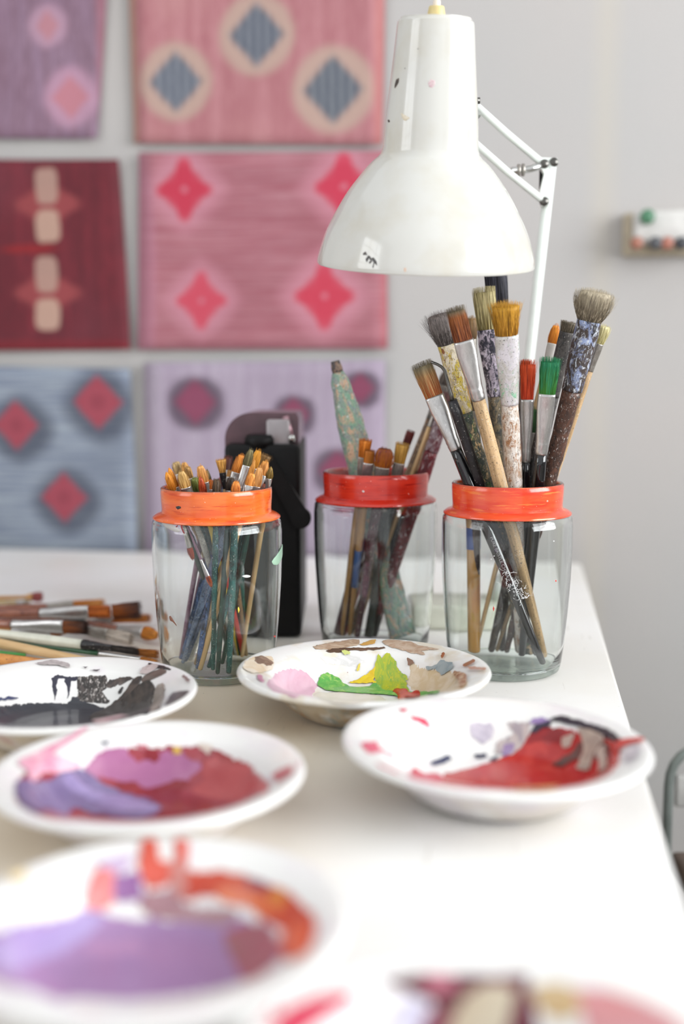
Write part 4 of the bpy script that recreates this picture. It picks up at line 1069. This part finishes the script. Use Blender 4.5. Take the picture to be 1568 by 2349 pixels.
jb2((768, 1456), (943, 986), .004, 'brush with dark red bristles at the right of the rear jar', 'flat', 34, 56, 20, 14, MARH, M_ALUD, bmx('#5a1210', '#7a1c16'), n=140)
jb2((800, 1456), (1035, 846), .022, 'long mottled brown brush leaning right from the rear jar', 'round', 40, 80, 34, 26, mott('brown_mottled', '#4f3a2c', [('#8a6a4c', 60, .48, .1), ('#c9b49a', 110, .6, .05), ('#2a2226', 80, .62, .05)], .5, .5),
    mott('grey_crust', '#6f6860', [('#3a3634', 70, .48, .08), ('#b5aa9c', 90, .58, .06)], .5, .7), bmx('#4a4038', '#6b6058'), lump=.0005, ew=14, nocrimp=True)
jb2((812, 1458), (1002, 930), .006, 'thin bare wooden stick brush leaning right from the rear jar', 'point', 24, 24, 10, 10, WOOD, M_ALUD, bmx('#c9a070', '#b98a58'), ew=8, n=60)
jb2((852, 1460), (1034, 896), .030, 'dark red paint spotted brush leaning right behind the right jar', 'flat', 50, 90, 34, 30, mott('red_white_crust', '#5a1420', [('#7a1c28', 60, .48, .1), ('#d6cdd0', 80, .58, .05), ('#2a1216', 70, .64, .05)], .4, .6),
    mott('red_white_crust_b', '#5c1c28', [('#8a7a80', 60, .48, .1), ('#e0dadc', 80, .58, .05)], .4, .6), bmx('#4a2a2c', '#6b4a48'), ew=18, lump=.0006)
jb2((858, 1462), (931, 1120), .018, 'black handled brush with an orange red tip inside the rear jar', 'flat', 30, 22, 26, 22, BLACKSP, plain('coral_ferrule', '#e0543a', .4), bmx('#d9482c', '#e85a3a'), ew=12, n=160)
jb2((788, 1460), (900, 1105), .030, 'thin red handled brush inside the rear jar', 'point', 20, 30, 10, 10, REDH, M_ALU, bmx('#8a5a30', '#a87040'), ew=8, n=60)
jb2((846, 1464), (892, 1112), .008, 'dark green grey handled brush at the middle of the rear jar', 'flat', 22, 30, 26, 22, DKG, M_ALUD, bmx('#3a3a30', '#57503f'), ew=18, n=120)
jb2((760, 1458), (866, 1100), .012, 'dark plum handled brush with a wide end inside the rear jar', 'flat', 22, 30, 24, 20, MARH, M_ALUD, bmx('#7a2018', '#a02c1c'), ew=30, n=120)

# --- left jar: handle ends and bristle tips
k1 = lambda x, y: (330 + x / 3.915, 980 + y / 3.915)
teal = mott('teal_handle', '#1f4a46', [('#2f6a66', 50, .48, .1), ('#a8c4bc', 150, .6, .04), ('#7a9ac0', 70, .64, .05), ('#d98a9a', 90, .7, .03)], .4, .4)
dgreen = mott('bottle_green_handle', '#17332c', [('#234a40', 40, .5, .1), ('#b9c9c0', 170, .66, .03)], .25, .15)
bluegrey = mott('blue_grey_handle', '#56637a', [('#7f8da6', 50, .45, .12), ('#2f3440', 70, .58, .08), ('#b0b4bc', 140, .62, .05)], .5, .5)
navyc = mott('navy_crust_handle', '#3c4a66', [('#5f78a8', 50, .45, .1), ('#20242c', 60, .55, .08), ('#8a8f96', 120, .62, .05), ('#6b3a4c', 50, .66, .05)], .5, .5)
whiteg = mott('white_grey_handle', '#a8a49c', [('#cfcbc2', 50, .45, .12), ('#55534f', 80, .6, .06), ('#3a3a3a', 160, .64, .04)], .5, .5)
pinkh = mott('dusty_pink_handle', '#7d5468', [('#9a7488', 50, .5, .1), ('#4a3440', 90, .6, .06)], .5, .4)
yellowh = plain('yellow_handle', '#e0c24c', .35); redh = plain('bright_red_handle', '#d2382c', .3)
jb1 = lambda B, T, dn, lab, kind, bl, fl, w, hw, hm, base, tip, **k: jbrush(J1, S1, k1(*B), k1(*T), dn, lab, kind, bl, fl, w, hw, hm, k.pop('fm', M_ALU), bmx(base, tip, .02), group=G1, n=k.pop('n', 110), **k)
S = [
 # B, T, dn, label, kind, bl, fl, w, hw, handle, base, tip
 ((846, 1967), (190, 375), -.022, 'orange pointed brush, leftmost of the left jar', 'point', 44, 30, 15, 9, dgreen, '#d98218', '#e0941f', {}),
 ((872, 1934), (215, 335), .000, 'orange brush just behind the leftmost one in the left jar', 'point', 46, 30, 14, 9, teal, '#cf7a16', '#e8962a', {}),
 ((898, 1971), (280, 300), .020, 'pale cream round tipped brush at the back left of the left jar', 'round', 26, 40, 17, 9, WOODOLD, '#b9a070', '#c9b07c', {}),
 ((924, 1938), (352, 295), .014, 'tan tufted brush with a white ferrule at the left of the left jar', 'filbert', 36, 40, 16, 8, WOOD, '#c48f4a', '#d9a65c', {}),
 ((950, 1975), (325, 378), -.034, 'cream tipped brush leaning over the front rim of the left jar', 'filbert', 36, 34, 20, 10, whiteg, '#d0a45c', '#c9a868', {}),
 ((976, 1942), (385, 345), -.006, 'straw coloured brush with a long bright ferrule in the left jar', 'round', 24, 50, 14, 9, teal, '#b98f50', '#cfa868', {}),
 ((1002, 1979), (445, 440), -.022, 'olive bristled brush low in the left jar', 'round', 32, 30, 16, 9, dgreen, '#5f6a2c', '#7d8a3c', {}),
 ((1028, 1946), (497, 415), -.032, 'rust red bristled brush low in the left jar', 'point', 40, 30, 13, 9, yellowh, '#a83a14', '#c0501c', {}),
 ((1054, 1983), (498, 325), -.018, 'peach coloured brush with silver ferrule left of the middle of the left jar', 'filbert', 38, 32, 19, 11, redh, '#d9964a', '#e0a862', {}),
 ((1080, 1950), (560, 355), .012, 'dark olive pointed brush near the middle of the left jar', 'point', 34, 30, 10, 8, teal, '#4a4024', '#6b5c30', {}),
 ((1106, 1987), (688, 275), .020, 'fan shaped straw brush with a dark ferrule in the left jar', 'fan', 30, 34, 13, 9, WOODOLD, '#c08a3c', '#dba650', dict(tw=27, fm=BLACKSP)),
 ((620, 2200), (652, 450), -.036, 'dark brown splayed brush at the middle of the front rim of the left jar', 'round', 30, 26, 15, 10, teal, '#3c2c1a', '#574226', dict(wild=.08)),
 ((480, 2190), (762, 250), .030, 'dark reddish brown brush at the back of the left jar', 'flat', 34, 36, 17, 11, navyc, '#4a1a10', '#5f2412', {}),
 ((520, 2150), (785, 382), .016, 'short tan brush right of the middle of the left jar', 'flat', 16, 30, 16, 10, pinkh, '#cf9c58', '#d9a868', {}),
 ((660, 2230), (782, 435), -.024, 'black brown splayed brush near the front rim of the left jar', 'round', 32, 26, 17, 10, dgreen, '#241810', '#4a3420', dict(wild=.08)),
 ((760, 2225), (828, 470), -.034, 'bright orange brush lying low on the front rim of the left jar', 'filbert', 26, 26, 17, 12, teal, '#d97a20', '#e8963c', {}),
 ((300, 2090), (605, 460), .004, 'small orange brush hidden in the middle of the left jar', 'filbert', 22, 30, 14, 9, pinkh, '#c9681c', '#d98030', {}),
 ((270, 2085), (885, 225), .012, 'broad orange brush right of the middle of the left jar', 'filbert', 44, 36, 20, 18, navyc, '#c9761a', '#e09030', dict(ew=16)),
 ((340, 2140), (972, 178), -.014, 'tallest brush of the left jar, with grey olive bristles', 'filbert', 40, 58, 15, 17, bluegrey, '#5c5530', '#6f6840', dict(ew=9)),
 ((400, 2100), (1038, 185), .020, 'yellow orange long haired brush at the right of the left jar', 'filbert', 44, 34, 18, 15, whiteg, '#d9901c', '#eaa62c', {}),
 ((460, 2150), (992, 262), .002, 'light orange slender brush behind the tallest one in the left jar', 'filbert', 50, 30, 14, 10, WOODOLD, '#d98a30', '#e8a850', {}),
 ((360, 2120), (1105, 235), .028, 'brown splayed brush at the back right of the left jar', 'fan', 36, 30, 12, 10, bluegrey, '#7a5a20', '#8a6a3a', dict(tw=28, wild=.05)),
 ((500, 2200), (978, 398), -.032, 'small orange filbert on the right front rim of the left jar', 'filbert', 30, 22, 17, 11, WOOD, '#e0903a', '#f0a850', {}),
 ((580, 2180), (1100, 285), .006, 'peach orange brush leaning right in the left jar', 'filbert', 36, 34, 18, 11, teal, '#d98f3c', '#e8a450', {}),
 ((700, 2140), (1045, 335), -.016, 'pale orange brush with a long head at the right of the left jar', 'filbert', 46, 26, 17, 10, dgreen, '#d0904a', '#e0a866', {}),
 ((880, 2060), (1142, 335), -.010, 'olive brown brush, rightmost of the left jar', 'point', 28, 30, 12, 9, WOOD, '#7a5f20', '#98803a', {}),
 ((930, 2030), (858, 478), .024, 'small red tipped brush hidden at the back of the left jar', 'filbert', 20, 26, 14, 10, teal, '#a8241a', '#c0382a', {}),
 ((240, 2060), (700, 420), .034, 'thin brush with pink stained tip behind the fan shaped one', 'point', 20, 30, 10, 9, pinkh, '#a8606a', '#b87a80', {}),
]
for (B_, T_, dn, lab, kind, bl, fl, w_, hw_2, hm, ba, ti, kw) in S:
    jb1(B_, T_, dn, lab, kind, bl * 1.08, fl, w_ * 1.2, hw_2, hm, ba, ti, **dict(dict(mw=hw_2 * 1.45 * 4.25e-4, ew=hw_2 * 1.0), **kw))
# inverted brushes standing head down in the left jar
def inv(Ttip, Bend, Y, lab, w, bl, fl, hw, hm, ba, ti):
    a = at(*k1(*Ttip), Y[0]); b = at(*k1(*Bend), Y[1]); m = Y[0] / FPX
    make_brush(b, a, lab, dict(kind='filbert', bl=bl * m, fl=fl * m, w=w * m, hw=hw * m, hm=hm, fm=M_ALU, bm=bmx(ba, ti, .02), n=100), G1)
inv((612, 1440), (395, 890), (J1[1] - .048, J1[1] - .052), 'tiny brush standing head down against the front glass of the left jar', 10, 28, 42, 6, pinkh, '#c9602a', '#e07a34')
inv((445, 1200), (350, 850), (J1[1] - .02, J1[1] - .03), 'upside down brush with red bristles and white ferrule in the left jar', 13, 34, 44, 10, whiteg, '#c0401c', '#cf5a30')

# ------------------------------------------------------------------ pile of brushes on the table
k6 = lambda x, y: (x / 3.409, 1300 + y / 3.409)
def lay(Hp, Tp, hh, ht, lab, kind, bl, fl, w, hw, hm, fm, ba, ti, **k):
    b = on(*k6(*Hp), TZ + hh); a = on(*k6(*Tp), TZ + ht); m = a.y / FPX
    px = math.hypot(Hp[0] - Tp[0], Hp[1] - Tp[1]); mL = (a - b).length / px
    if 'ew' in k: k['ew'] = k['ew'] / 3.409 * m
    make_brush(b, a, lab, dict(kind=kind, bl=bl * mL, fl=fl * mL, w=w / 3.409 * m, tw=k.pop('tw', w) / 3.409 * m, hw=hw / 3.409 * m, hm=hm, fm=fm, bm=bmx(ba, ti, .03), n=k.pop('n', 240), **k), GP)
REDBR = mott('red_brown_handle', '#7a4434', [('#a86a50', 30, .5, .15), ('#5c2c22', 60, .55, .1)], .25, .05, (1, 1, .2), .4)
WHH = plain('white_lacquer', '#dedfcf', .25); GRH = plain('green_lacquer', '#2c5a3a', .25)
lay((-420, 255), (345, 235), .018, .016, 'brush with a round pink stained head at the back left of the pile', 'round', 95, 60, 60, 30, TANH, TANH, '#a0484c', '#b86a68', tw=80, roll=0)
lay((-420, 290), (250, 275), .006, .006, 'thin ochre handled brush under the pink headed one', 'point', 60, 60, 24, 28, mott('ochre_thin', '#b09350', [('#8a7038', 50, .5, .2)], .4, .1), M_ALUD, '#8d8060', '#a89a78')
lay((-300, 330), (830, 290), .010, .012, 'brush with pale orange bristles at the back of the pile', 'flat', 260, 200, 80, 40, REDBR, M_ALUD, '#c9792a', '#d99a50', roll=.5)
lay((-400, 375), (875, 350), .022, .030, 'brush with shiny ferrule and orange bristles, topmost of the pile', 'flat', 180, 370, 105, 70, REDBR, M_ALU, '#c4641a', '#d97a20', roll=.3)
lay((-100, 420), (1118, 335), .010, .026, 'wide brush with dark brown and orange bristles at the right of the pile', 'flat', 235, 200, 125, 60, REDBR, M_ALU, '#b8641a', '#3a1608', tw=150, roll=.2)
lay((300, 440), (1190, 400), .006, .010, 'flat orange brush half hidden under the wide brown one', 'flat', 320, 200, 60, 40, DKG, M_ALUD, '#c46a1a', '#d0842c')
lay((-420, 430), (705, 480), .016, .022, 'brush with long bright ferrule and dark brown bristles in the middle of the pile', 'flat', 200, 390, 110, 75, REDBR, M_ALU, '#a85a1a', '#2a1006', roll=.3)
lay((-420, 505), (540, 500), .010, .014, 'brush with short orange rounded bristles at the left of the pile', 'filbert', 140, 300, 85, 45, TANH, M_ALU, '#c9741a', '#d98a2a')
lay((300, 430), (1050, 570), .006, .012, 'brush with white grey bristles and broad silver ferrule in the pile', 'flat', 200, 300, 100, 50, WHH, M_ALUD, '#c9c0b8', '#ddd6cf', roll=.2)
lay((500, 400), (1245, 540), .004, .012, 'brush with a large orange head touching the left jar', 'filbert', 120, 180, 100, 50, REDBR, M_ALU, '#d0801c', '#d98f2a')
lay((-420, 470), (1090, 665), .020, .012, 'white handled brush with black ferrule and dark bristles across the pile', 'flat', 200, 220, 62, 78, WHH, BLACKSP, '#1c1818', '#3a3230', roll=.6)
lay((300, 560), (1245, 690), .003, .007, 'brush with orange bristles lying under the white handled one', 'flat', 190, 180, 60, 40, DKG, M_ALUD, '#b8701c', '#cf842c')
lay((-420, 520), (1250, 742), .012, .004, 'green handled slim brush with a silver ferrule at the front of the pile', 'point', 140, 310, 36, 40, GRH, M_ALU, '#c9802c', '#d9953c')
lay((800, 760), (-420, 520), .006, .012, 'thick bare wood brush handle at the front of the pile', 'flat', 100, 80, 70, 72, WOOD, M_ALU, '#a87a44', '#b98a54', ew=50, roll=.6)
lay((420, 760), (-500, 680), .006, .010, 'paint speckled orange wood brush handle at the front left of the pile', 'flat', 100, 80, 70, 90, mott('speckled_wood', '#c98a48', [('#b5743a', 40, .5, .15), ('#5c2c22', 150, .6, .04)], .4, .2), M_ALU, '#a87a44', '#b98a54', ew=60, roll=.6)
lay((200, 690), (-450, 640), .004, .004, 'bright green handled brush under the wooden handles', 'flat', 100, 80, 40, 40, plain('bright_green', '#3c8a3a', .35), M_ALU, '#a87a44', '#b98a54', ew=24)

# ------------------------------------------------------------------ radio
RY = 1.262
xl = at(517, 1300, RY).x; xr = at(690, 1300, RY).x; rtop = at(600, 1020, RY).z
ra = empty('portable_radio', ((xl + xr) / 2, RY, TZ), 'black portable radio standing on end behind the left jar', 'radio')
hw3 = (xr - xl) / 2; H3 = rtop - TZ
bm = bmesh.new(); box(bm, (-hw3, 0, 0.001), (hw3, .20, H3), .006, 3); bm_obj('body', bm, ra, M_BLACKP)
bm = bmesh.new()
# domed housing above the body
sec = []
N = 22
pts = [(-hw3 - .004 + .0, .145)]
prof2 = []
for k in range(N + 1):
    a = PI / 2 + PI / 2 * (1 - k / N); prof2.append((-hw3 + .028 + .030 * math.cos(a), H3 + .034 - .030 + .030 * math.sin(a) - .0))
prof2 = [(-hw3 - .002, H3 - .03)] + prof2 + [(hw3 - .006, H3 + .034), (hw3 - .003, H3 + .028), (hw3 - .003, H3 - .03)]
f0 = [bm.verts.new((x, .030, z)) for x, z in prof2]; f1 = [bm.verts.new((x, .19, z - .002)) for x, z in prof2]
bm.faces.new(f0); bm.faces.new(list(reversed(f1)))
for i in range(len(f0)): bm.faces.new((f0[i], f1[i], f1[(i + 1) % len(f0)], f0[(i + 1) % len(f0)]))
bmesh.ops.recalc_face_normals(bm, faces=bm.faces)
bm_obj('housing', bm, ra, plain('smoky_plastic', '#5c4148', .25, .0, .2, 60), True, 35)
def rl(x, y, dy): p = at(x, y, RY + dy); return Vector((p.x - (xl + xr) / 2, dy, p.z - TZ))
def knob(x, y, w, h, mat, dy, nm):
    c = rl(x, y, dy); m = (RY + dy) / FPX; bm = bmesh.new()
    lathe(bm, [(0, 0), (w * m / 2, 0), (w * m / 2, h * m * .7), (w * m * .42, h * m), (0, h * m)], 28, Matrix.Translation((c.x, dy, c.z - h * m / 2))); bm_obj(nm, bm, ra, mat)
knob(596, 962, 50, 26, M_BLACKP, .11, 'knob'); knob(596, 1012, 70, 30, M_BLACKP, .016, 'knob')
c_ = rl(640, 990, .022); bm = bmesh.new(); box(bm, c_ + Vector((-.014, -.012, -.016)), c_ + Vector((.012, .006, .014)), .003); bm_obj('switch_plate', bm, ra, plain('grey_switch', '#a09a9c', .3, .3))
knob(668, 1006, 16, 16, M_CHROME, .014, 'knob')
bm = bmesh.new(); a = rl(654, 955, .03); b = rl(668, 1010, .03); tube(bm, [a, (a + b) / 2, b], .0042, 12); bm_obj('aerial', bm, ra, plain('aerial_metal', '#b78f98', .25, .6))
bm = bmesh.new()
a = rl(606, 1046, -.014); b = rl(690, 1188, -.014); dr = (b - a).normalized(); nr = Vector((dr.z, 0, -dr.x)); hwd = 21 * RY / FPX
q_ = [a - nr * hwd * .75, b - nr * hwd, b + nr * hwd, a + nr * hwd * .75]
f0 = [bm.verts.new(v + Vector((0, -.006, 0))) for v in q_]; f1 = [bm.verts.new(v + Vector((0, .006, 0))) for v in q_]
bm.faces.new(f0); bm.faces.new(list(reversed(f1)))
for i in range(4): bm.faces.new((f0[i], f1[i], f1[(i + 1) % 4], f0[(i + 1) % 4]))
bmesh.ops.recalc_face_normals(bm, faces=bm.faces)
bmesh.ops.bevel(bm, geom=list(bm.edges), offset=.0015, segments=2, affect='EDGES')
lathe(bm, [(0, -.008), (.0095, -.008), (.0113, -.006), (.0113, .006), (0, .007)], 32, Matrix.Translation(b) @ Matrix.Rotation(PI / 2, 4, 'X'))
bm_obj('carry_handle', bm, ra, M_BLACKP, True, 40)

# ------------------------------------------------------------------ desk lamp
LY = 1.10
m = LY / FPX * .985
rimc = at(975, 607, LY); topc_dir = Vector((math.sin(math.radians(1.3)), -math.sin(math.radians(10.5)), math.cos(math.radians(10.5)))).normalized()
qs = Vector((0, 0, 1)).rotation_difference(topc_dir)
base_p = on(1120, 1425) ; BY = 1.335
lroot_loc = Vector((at(1080, 1430, BY).x, BY, TZ))
lamp = empty('desk_lamp', lroot_loc, 'white jointed desk lamp with bell shaped shade leaning over the jars', 'desk lamp')
def lampobj(name, bm, mat, M=None, smooth=True, ang=None):
    o = bm_obj(name, bm, lamp, mat, smooth, ang)
    o.matrix_basis = Matrix.Translation(-lroot_loc) @ (M if M is not None else Matrix())
    return o
SH = [(0, 247), (15, 246), (61, 232), (90, 219), (120, 203), (155, 182), (187, 158), (210, 139), (224, 125), (232, 115), (238, 110), (250, 106), (300, 103), (373, 96), (440, 89), (500, 83.5), (508, 81), (514, 76), (517, 68), (518, 0)]
SHm = [(r * m, z * m / math.cos(math.radians(7)) ) for z, r in SH]
inn = [(max(r - .0018, 0), z if z > .01 else z) for r, z in SHm if r > 0]
ms = Matrix.Translation(rimc) @ qs.to_matrix().to_4x4()
# smooth curve of the outer profile
def dens(pr, n=4):
    out = []
    for i in range(len(pr) - 1):
        p0, p1, p2, p3 = [Vector(pr[max(0, min(len(pr) - 1, j))]) for j in (i - 1, i, i + 1, i + 2)]
        for k in range(n):
            s = k / n; out.append(tuple(.5 * ((2 * p1) + (p2 - p0) * s + (2 * p0 - 5 * p1 + 4 * p2 - p3) * s * s + (3 * p1 - p0 - 3 * p2 + p3) * s ** 3)))
    out.append(pr[-1]); return out
body = dens(SHm[:10], 4)[:-1] + [SHm[10]] + dens(SHm[11:], 2)
body = [(max(0, a), b) for a, b in body]
bm = bmesh.new(); lathe(bm, [(SHm[0][0] - .002, .0004), (SHm[0][0] - .0006, -.0006)] + body, 160, None)
shade = lampobj('lamp_shade', bm, M_SHADE, ms, True, 50)
bm = bmesh.new(); ip = [(SHm[0][0] - .002, .0004)] + [(max(r - .002, 0), z) for r, z in body if z < SHm[-3][1] - .002] + [(0, SHm[-3][1] - .003)]
lathe(bm, ip, 96); o = lampobj('shade_lining', bm, M_LAMPIN, ms)
# bulb and socket inside
bm = bmesh.new(); lathe(bm, [(0, .035), (.018, .04), (.029, .058), (.03, .07), (.024, .088), (.015, .104), (.014, .115), (0, .115)], 40); lampobj('bulb', bm, plain('frosted_bulb', '#e9e7e2', .3), ms)
bm = bmesh.new(); lathe(bm, [(0, .112), (.018, .112), (.02, .118), (.02, .19), (0, .19)], 32); lampobj('socket', bm, M_CREAM, ms)
topz = SHm[-1][1]
bm = bmesh.new(); lathe(bm, [(.0, topz - .001), (20.5 * m, topz - .001), (20 * m, topz + 3 * m), (16.5 * m, topz + 20 * m), (15 * m, topz + 22 * m), (0, topz + 22 * m)], 40); lampobj('switch_collar', bm, M_CREAM, ms, True, 40)
bm = bmesh.new(); lathe(bm, [(0, topz + 20 * m), (8.3 * m, topz + 20 * m), (8 * m, topz + 32 * m), (6.5 * m, topz + 34 * m), (0, topz + 34 * m)], 32); o = lampobj('switch_button', bm, M_IVORY, ms, True, 40); 
# marks on the shade
Mi = ms.inverted()
def shr(z):
    for (a, b), (c, d) in zip(body[:-1], body[1:]):
        if d > b and z <= d: return a + (c - a) * (z - b) / (d - b)
    return 0
def hits(px, py):
    o_ = Mi @ CAM; d_ = (Mi.to_3x3() @ ray(px, py)).normalized(); k = .9; best = (9, None)
    for _ in range(500):
        p = o_ + d_ * k; p.z = min(max(p.z, .0015), topz - .001)
        g = math.hypot(p.x, p.y) - shr(p.z)
        if g < best[0]: best = (g, p.copy())
        if g < 0: break
        k += .0005
    p = best[1]; return (math.atan2(p.x, -p.y) * .06, p.z)
def surfs(u, v, h):
    a = u / .06; r = shr(v) + h + .00015; return (r * math.sin(a), -r * math.cos(a), v)
kk = lambda pts: [(700 + x / 2.613, 20 + y / 2.613) for x, y in pts]
stain = P('#d9c9a4', '#e6dcc4', sc=120)
for i, (poly, mat) in enumerate([
    ([(545, 425), (562, 416), (560, 440), (550, 462), (538, 478), (535, 462)], P('#2c2422', '#6b5c50', sc=300)),
    ([(735, 440), (750, 425), (775, 430), (778, 455), (760, 475), (740, 465)], P('#dcb4bc', '#e6e2de', sc=300)),
    ([(745, 458), (760, 460), (757, 470), (746, 468)], P('#b83a58')),
    ([(493, 670), (500, 664), (508, 676), (499, 682)], P('#3f2c26')),
    ([(575, 625), (600, 640), (625, 655), (600, 672), (580, 655)], stain),
    ([(345, 1468), (362, 1455), (372, 1480), (362, 1475), (350, 1478)], P('#4c4440')),
    ([(362, 1500), (382, 1478), (398, 1500), (390, 1512), (382, 1496), (370, 1520)], P('#332c2a')),
    ([(395, 1500), (408, 1490), (428, 1515), (430, 1540), (415, 1525), (408, 1552), (402, 1550), (408, 1520)], P('#2f2826')),
    ([(380, 1518), (400, 1508), (402, 1516), (385, 1530)], P('#4c4440')),
    ([(590, 1555), (603, 1552), (604, 1575), (593, 1578)], P('#e0c4ae')),
    ([(595, 355), (600, 354), (600, 360), (595, 360)], P('#4c4038')), ([(672, 238), (678, 237), (678, 243), (672, 243)], P('#6b645c')),
    ([(72, 1533), (90, 1541), (130, 1553), (180, 1566), (180, 1570), (120, 1557), (74, 1540)], P('#4a4440'))]):
    try:
        bm = make_patch([hits(*p) for p in kk(poly)], surfs, .0001, .0006, .00012, i)
        o = bm_obj('enamel_mark', bm, shade, mat)
    except Exception as e: print('mark', i, e)

# arms
AY = 1.24
def bar(name, pts, w_, mat=M_ARM, sq_=False):
    bm = bmesh.new(); tube(bm, [at(x, y, Y) for x, y, Y in pts], w_, 14); return lampobj(name, bm, mat)
bar('upper_arm', [(1075, 228, 1.175), (1160, 305, 1.21), (1240, 372, AY)], 8.4 * AY / FPX)
bar('upper_arm', [(1070, 312, 1.175), (1160, 392, 1.21), (1247, 462, AY)], 8.2 * AY / FPX)
bar('head_pivot', [(1040, 262, 1.13), (1092, 262, 1.178)], .005, M_CHROME)
bar('head_bracket', [(1082, 222, 1.176), (1080, 320, 1.176)], .0045, M_ARM)
bar('pivot_screw', [(1084, 231, 1.172), (1100, 231, 1.172)], .0032, M_DARKMETAL)
bm = bmesh.new(); tube(bm, [at(1172, 393, 1.232), at(1215, 388, 1.232), at(1240, 380, 1.232)], [.0042, .0035, .0035], 12); lampobj('tension_bolt', bm, M_CHROME)
bm = bmesh.new()
for (x0, y0) in ((1186, 391), (1196, 390)): tube(bm, [at(x0, y0 + 0, 1.230), at(x0 + 6, y0, 1.230)], .0066, 16)
lampobj('tension_nut', bm, M_ALUD)
bm = bmesh.new()
P4 = [at(1240, 362, AY), at(1281, 366, AY), at(1276, 392, AY), at(1262, 470, AY), at(1240, 474, AY), at(1236, 440, AY)]
f0 = [bm.verts.new(p + Vector((0, -.004, 0))) for p in [at(1226, 362, AY), at(1276, 364, AY), at(1280, 374, AY), at(1262, 400, AY), at(1258, 472, AY), at(1240, 474, AY), at(1237, 440, AY), at(1246, 400, AY)]]
f1 = [bm.verts.new(v.co + Vector((0, .010, 0))) for v in f0]
bm.faces.new(f0); bm.faces.new(list(reversed(f1)))
for i in range(len(f0)): bm.faces.new((f0[i], f1[i], f1[(i + 1) % len(f0)], f0[(i + 1) % len(f0)]))
bmesh.ops.recalc_face_normals(bm, faces=bm.faces)
lampobj('elbow_joint', bm, M_ARM, None, True, 30)
for (x, y) in ((1248, 376), (1270, 372), (1248, 462)):
    bm = bmesh.new(); lathe(bm, [(0, -.002), (.0042, -.002), (.0048, 0), (.0048, .004), (0, .004)], 20, Matrix.Translation(at(x, y, AY - .004)) @ Matrix.Rotation(-PI / 2, 4, 'X')); lampobj('joint_bolt', bm, M_DARKMETAL)
bm = bmesh.new(); c_ = at(1252, 415, AY + .006); box(bm, c_ + Vector((-.007, -.002, -.009)), c_ + Vector((.003, .004, .02)), .001); lampobj('joint_pad', bm, M_BLACKP)
foot = at(1150, 1400, BY)
pa = at(1264, 374, AY); pb = Vector((at(1150, 1380, BY).x, BY, TZ + .03))
bm = bmesh.new(); tube(bm, [pa, pa.lerp(pb, .5), pb], [.0058, .0058, .0058], 16); lampobj('lower_arm', bm, M_ARM)
pc = at(1256, 470, AY + .01)
bm = bmesh.new(); tube(bm, [pc, pb + Vector((-.001, .014, .005))], .0040, 12); lampobj('lower_rod', bm, M_ARM)
bm = bmesh.new(); bl_, br_ = at(945, 1440, BY).x, at(1175, 1440, BY).x
box(bm, (bl_, BY - .035, TZ + .0003), (br_, BY + .045, TZ + .030), .006, 3); lampobj('weighted_base', bm, plain('base_enamel', '#c9cabb', .4))
bm = bmesh.new(); lathe(bm, [(0, 0), (.016, 0), (.015, .02), (.011, .03), (0, .03)], 28, Matrix.Translation((pb.x, BY + .005, TZ + .028))); lampobj('arm_socket', bm, M_ARM)

# ------------------------------------------------------------------ view
vs_ = scn.view_settings; vs_.view_transform = 'Standard'; vs_.look = 'None'; vs_.gamma = 1; vs_.use_curve_mapping = False
scn.display_settings.display_device = 'sRGB'
vs_.exposure = 0.16
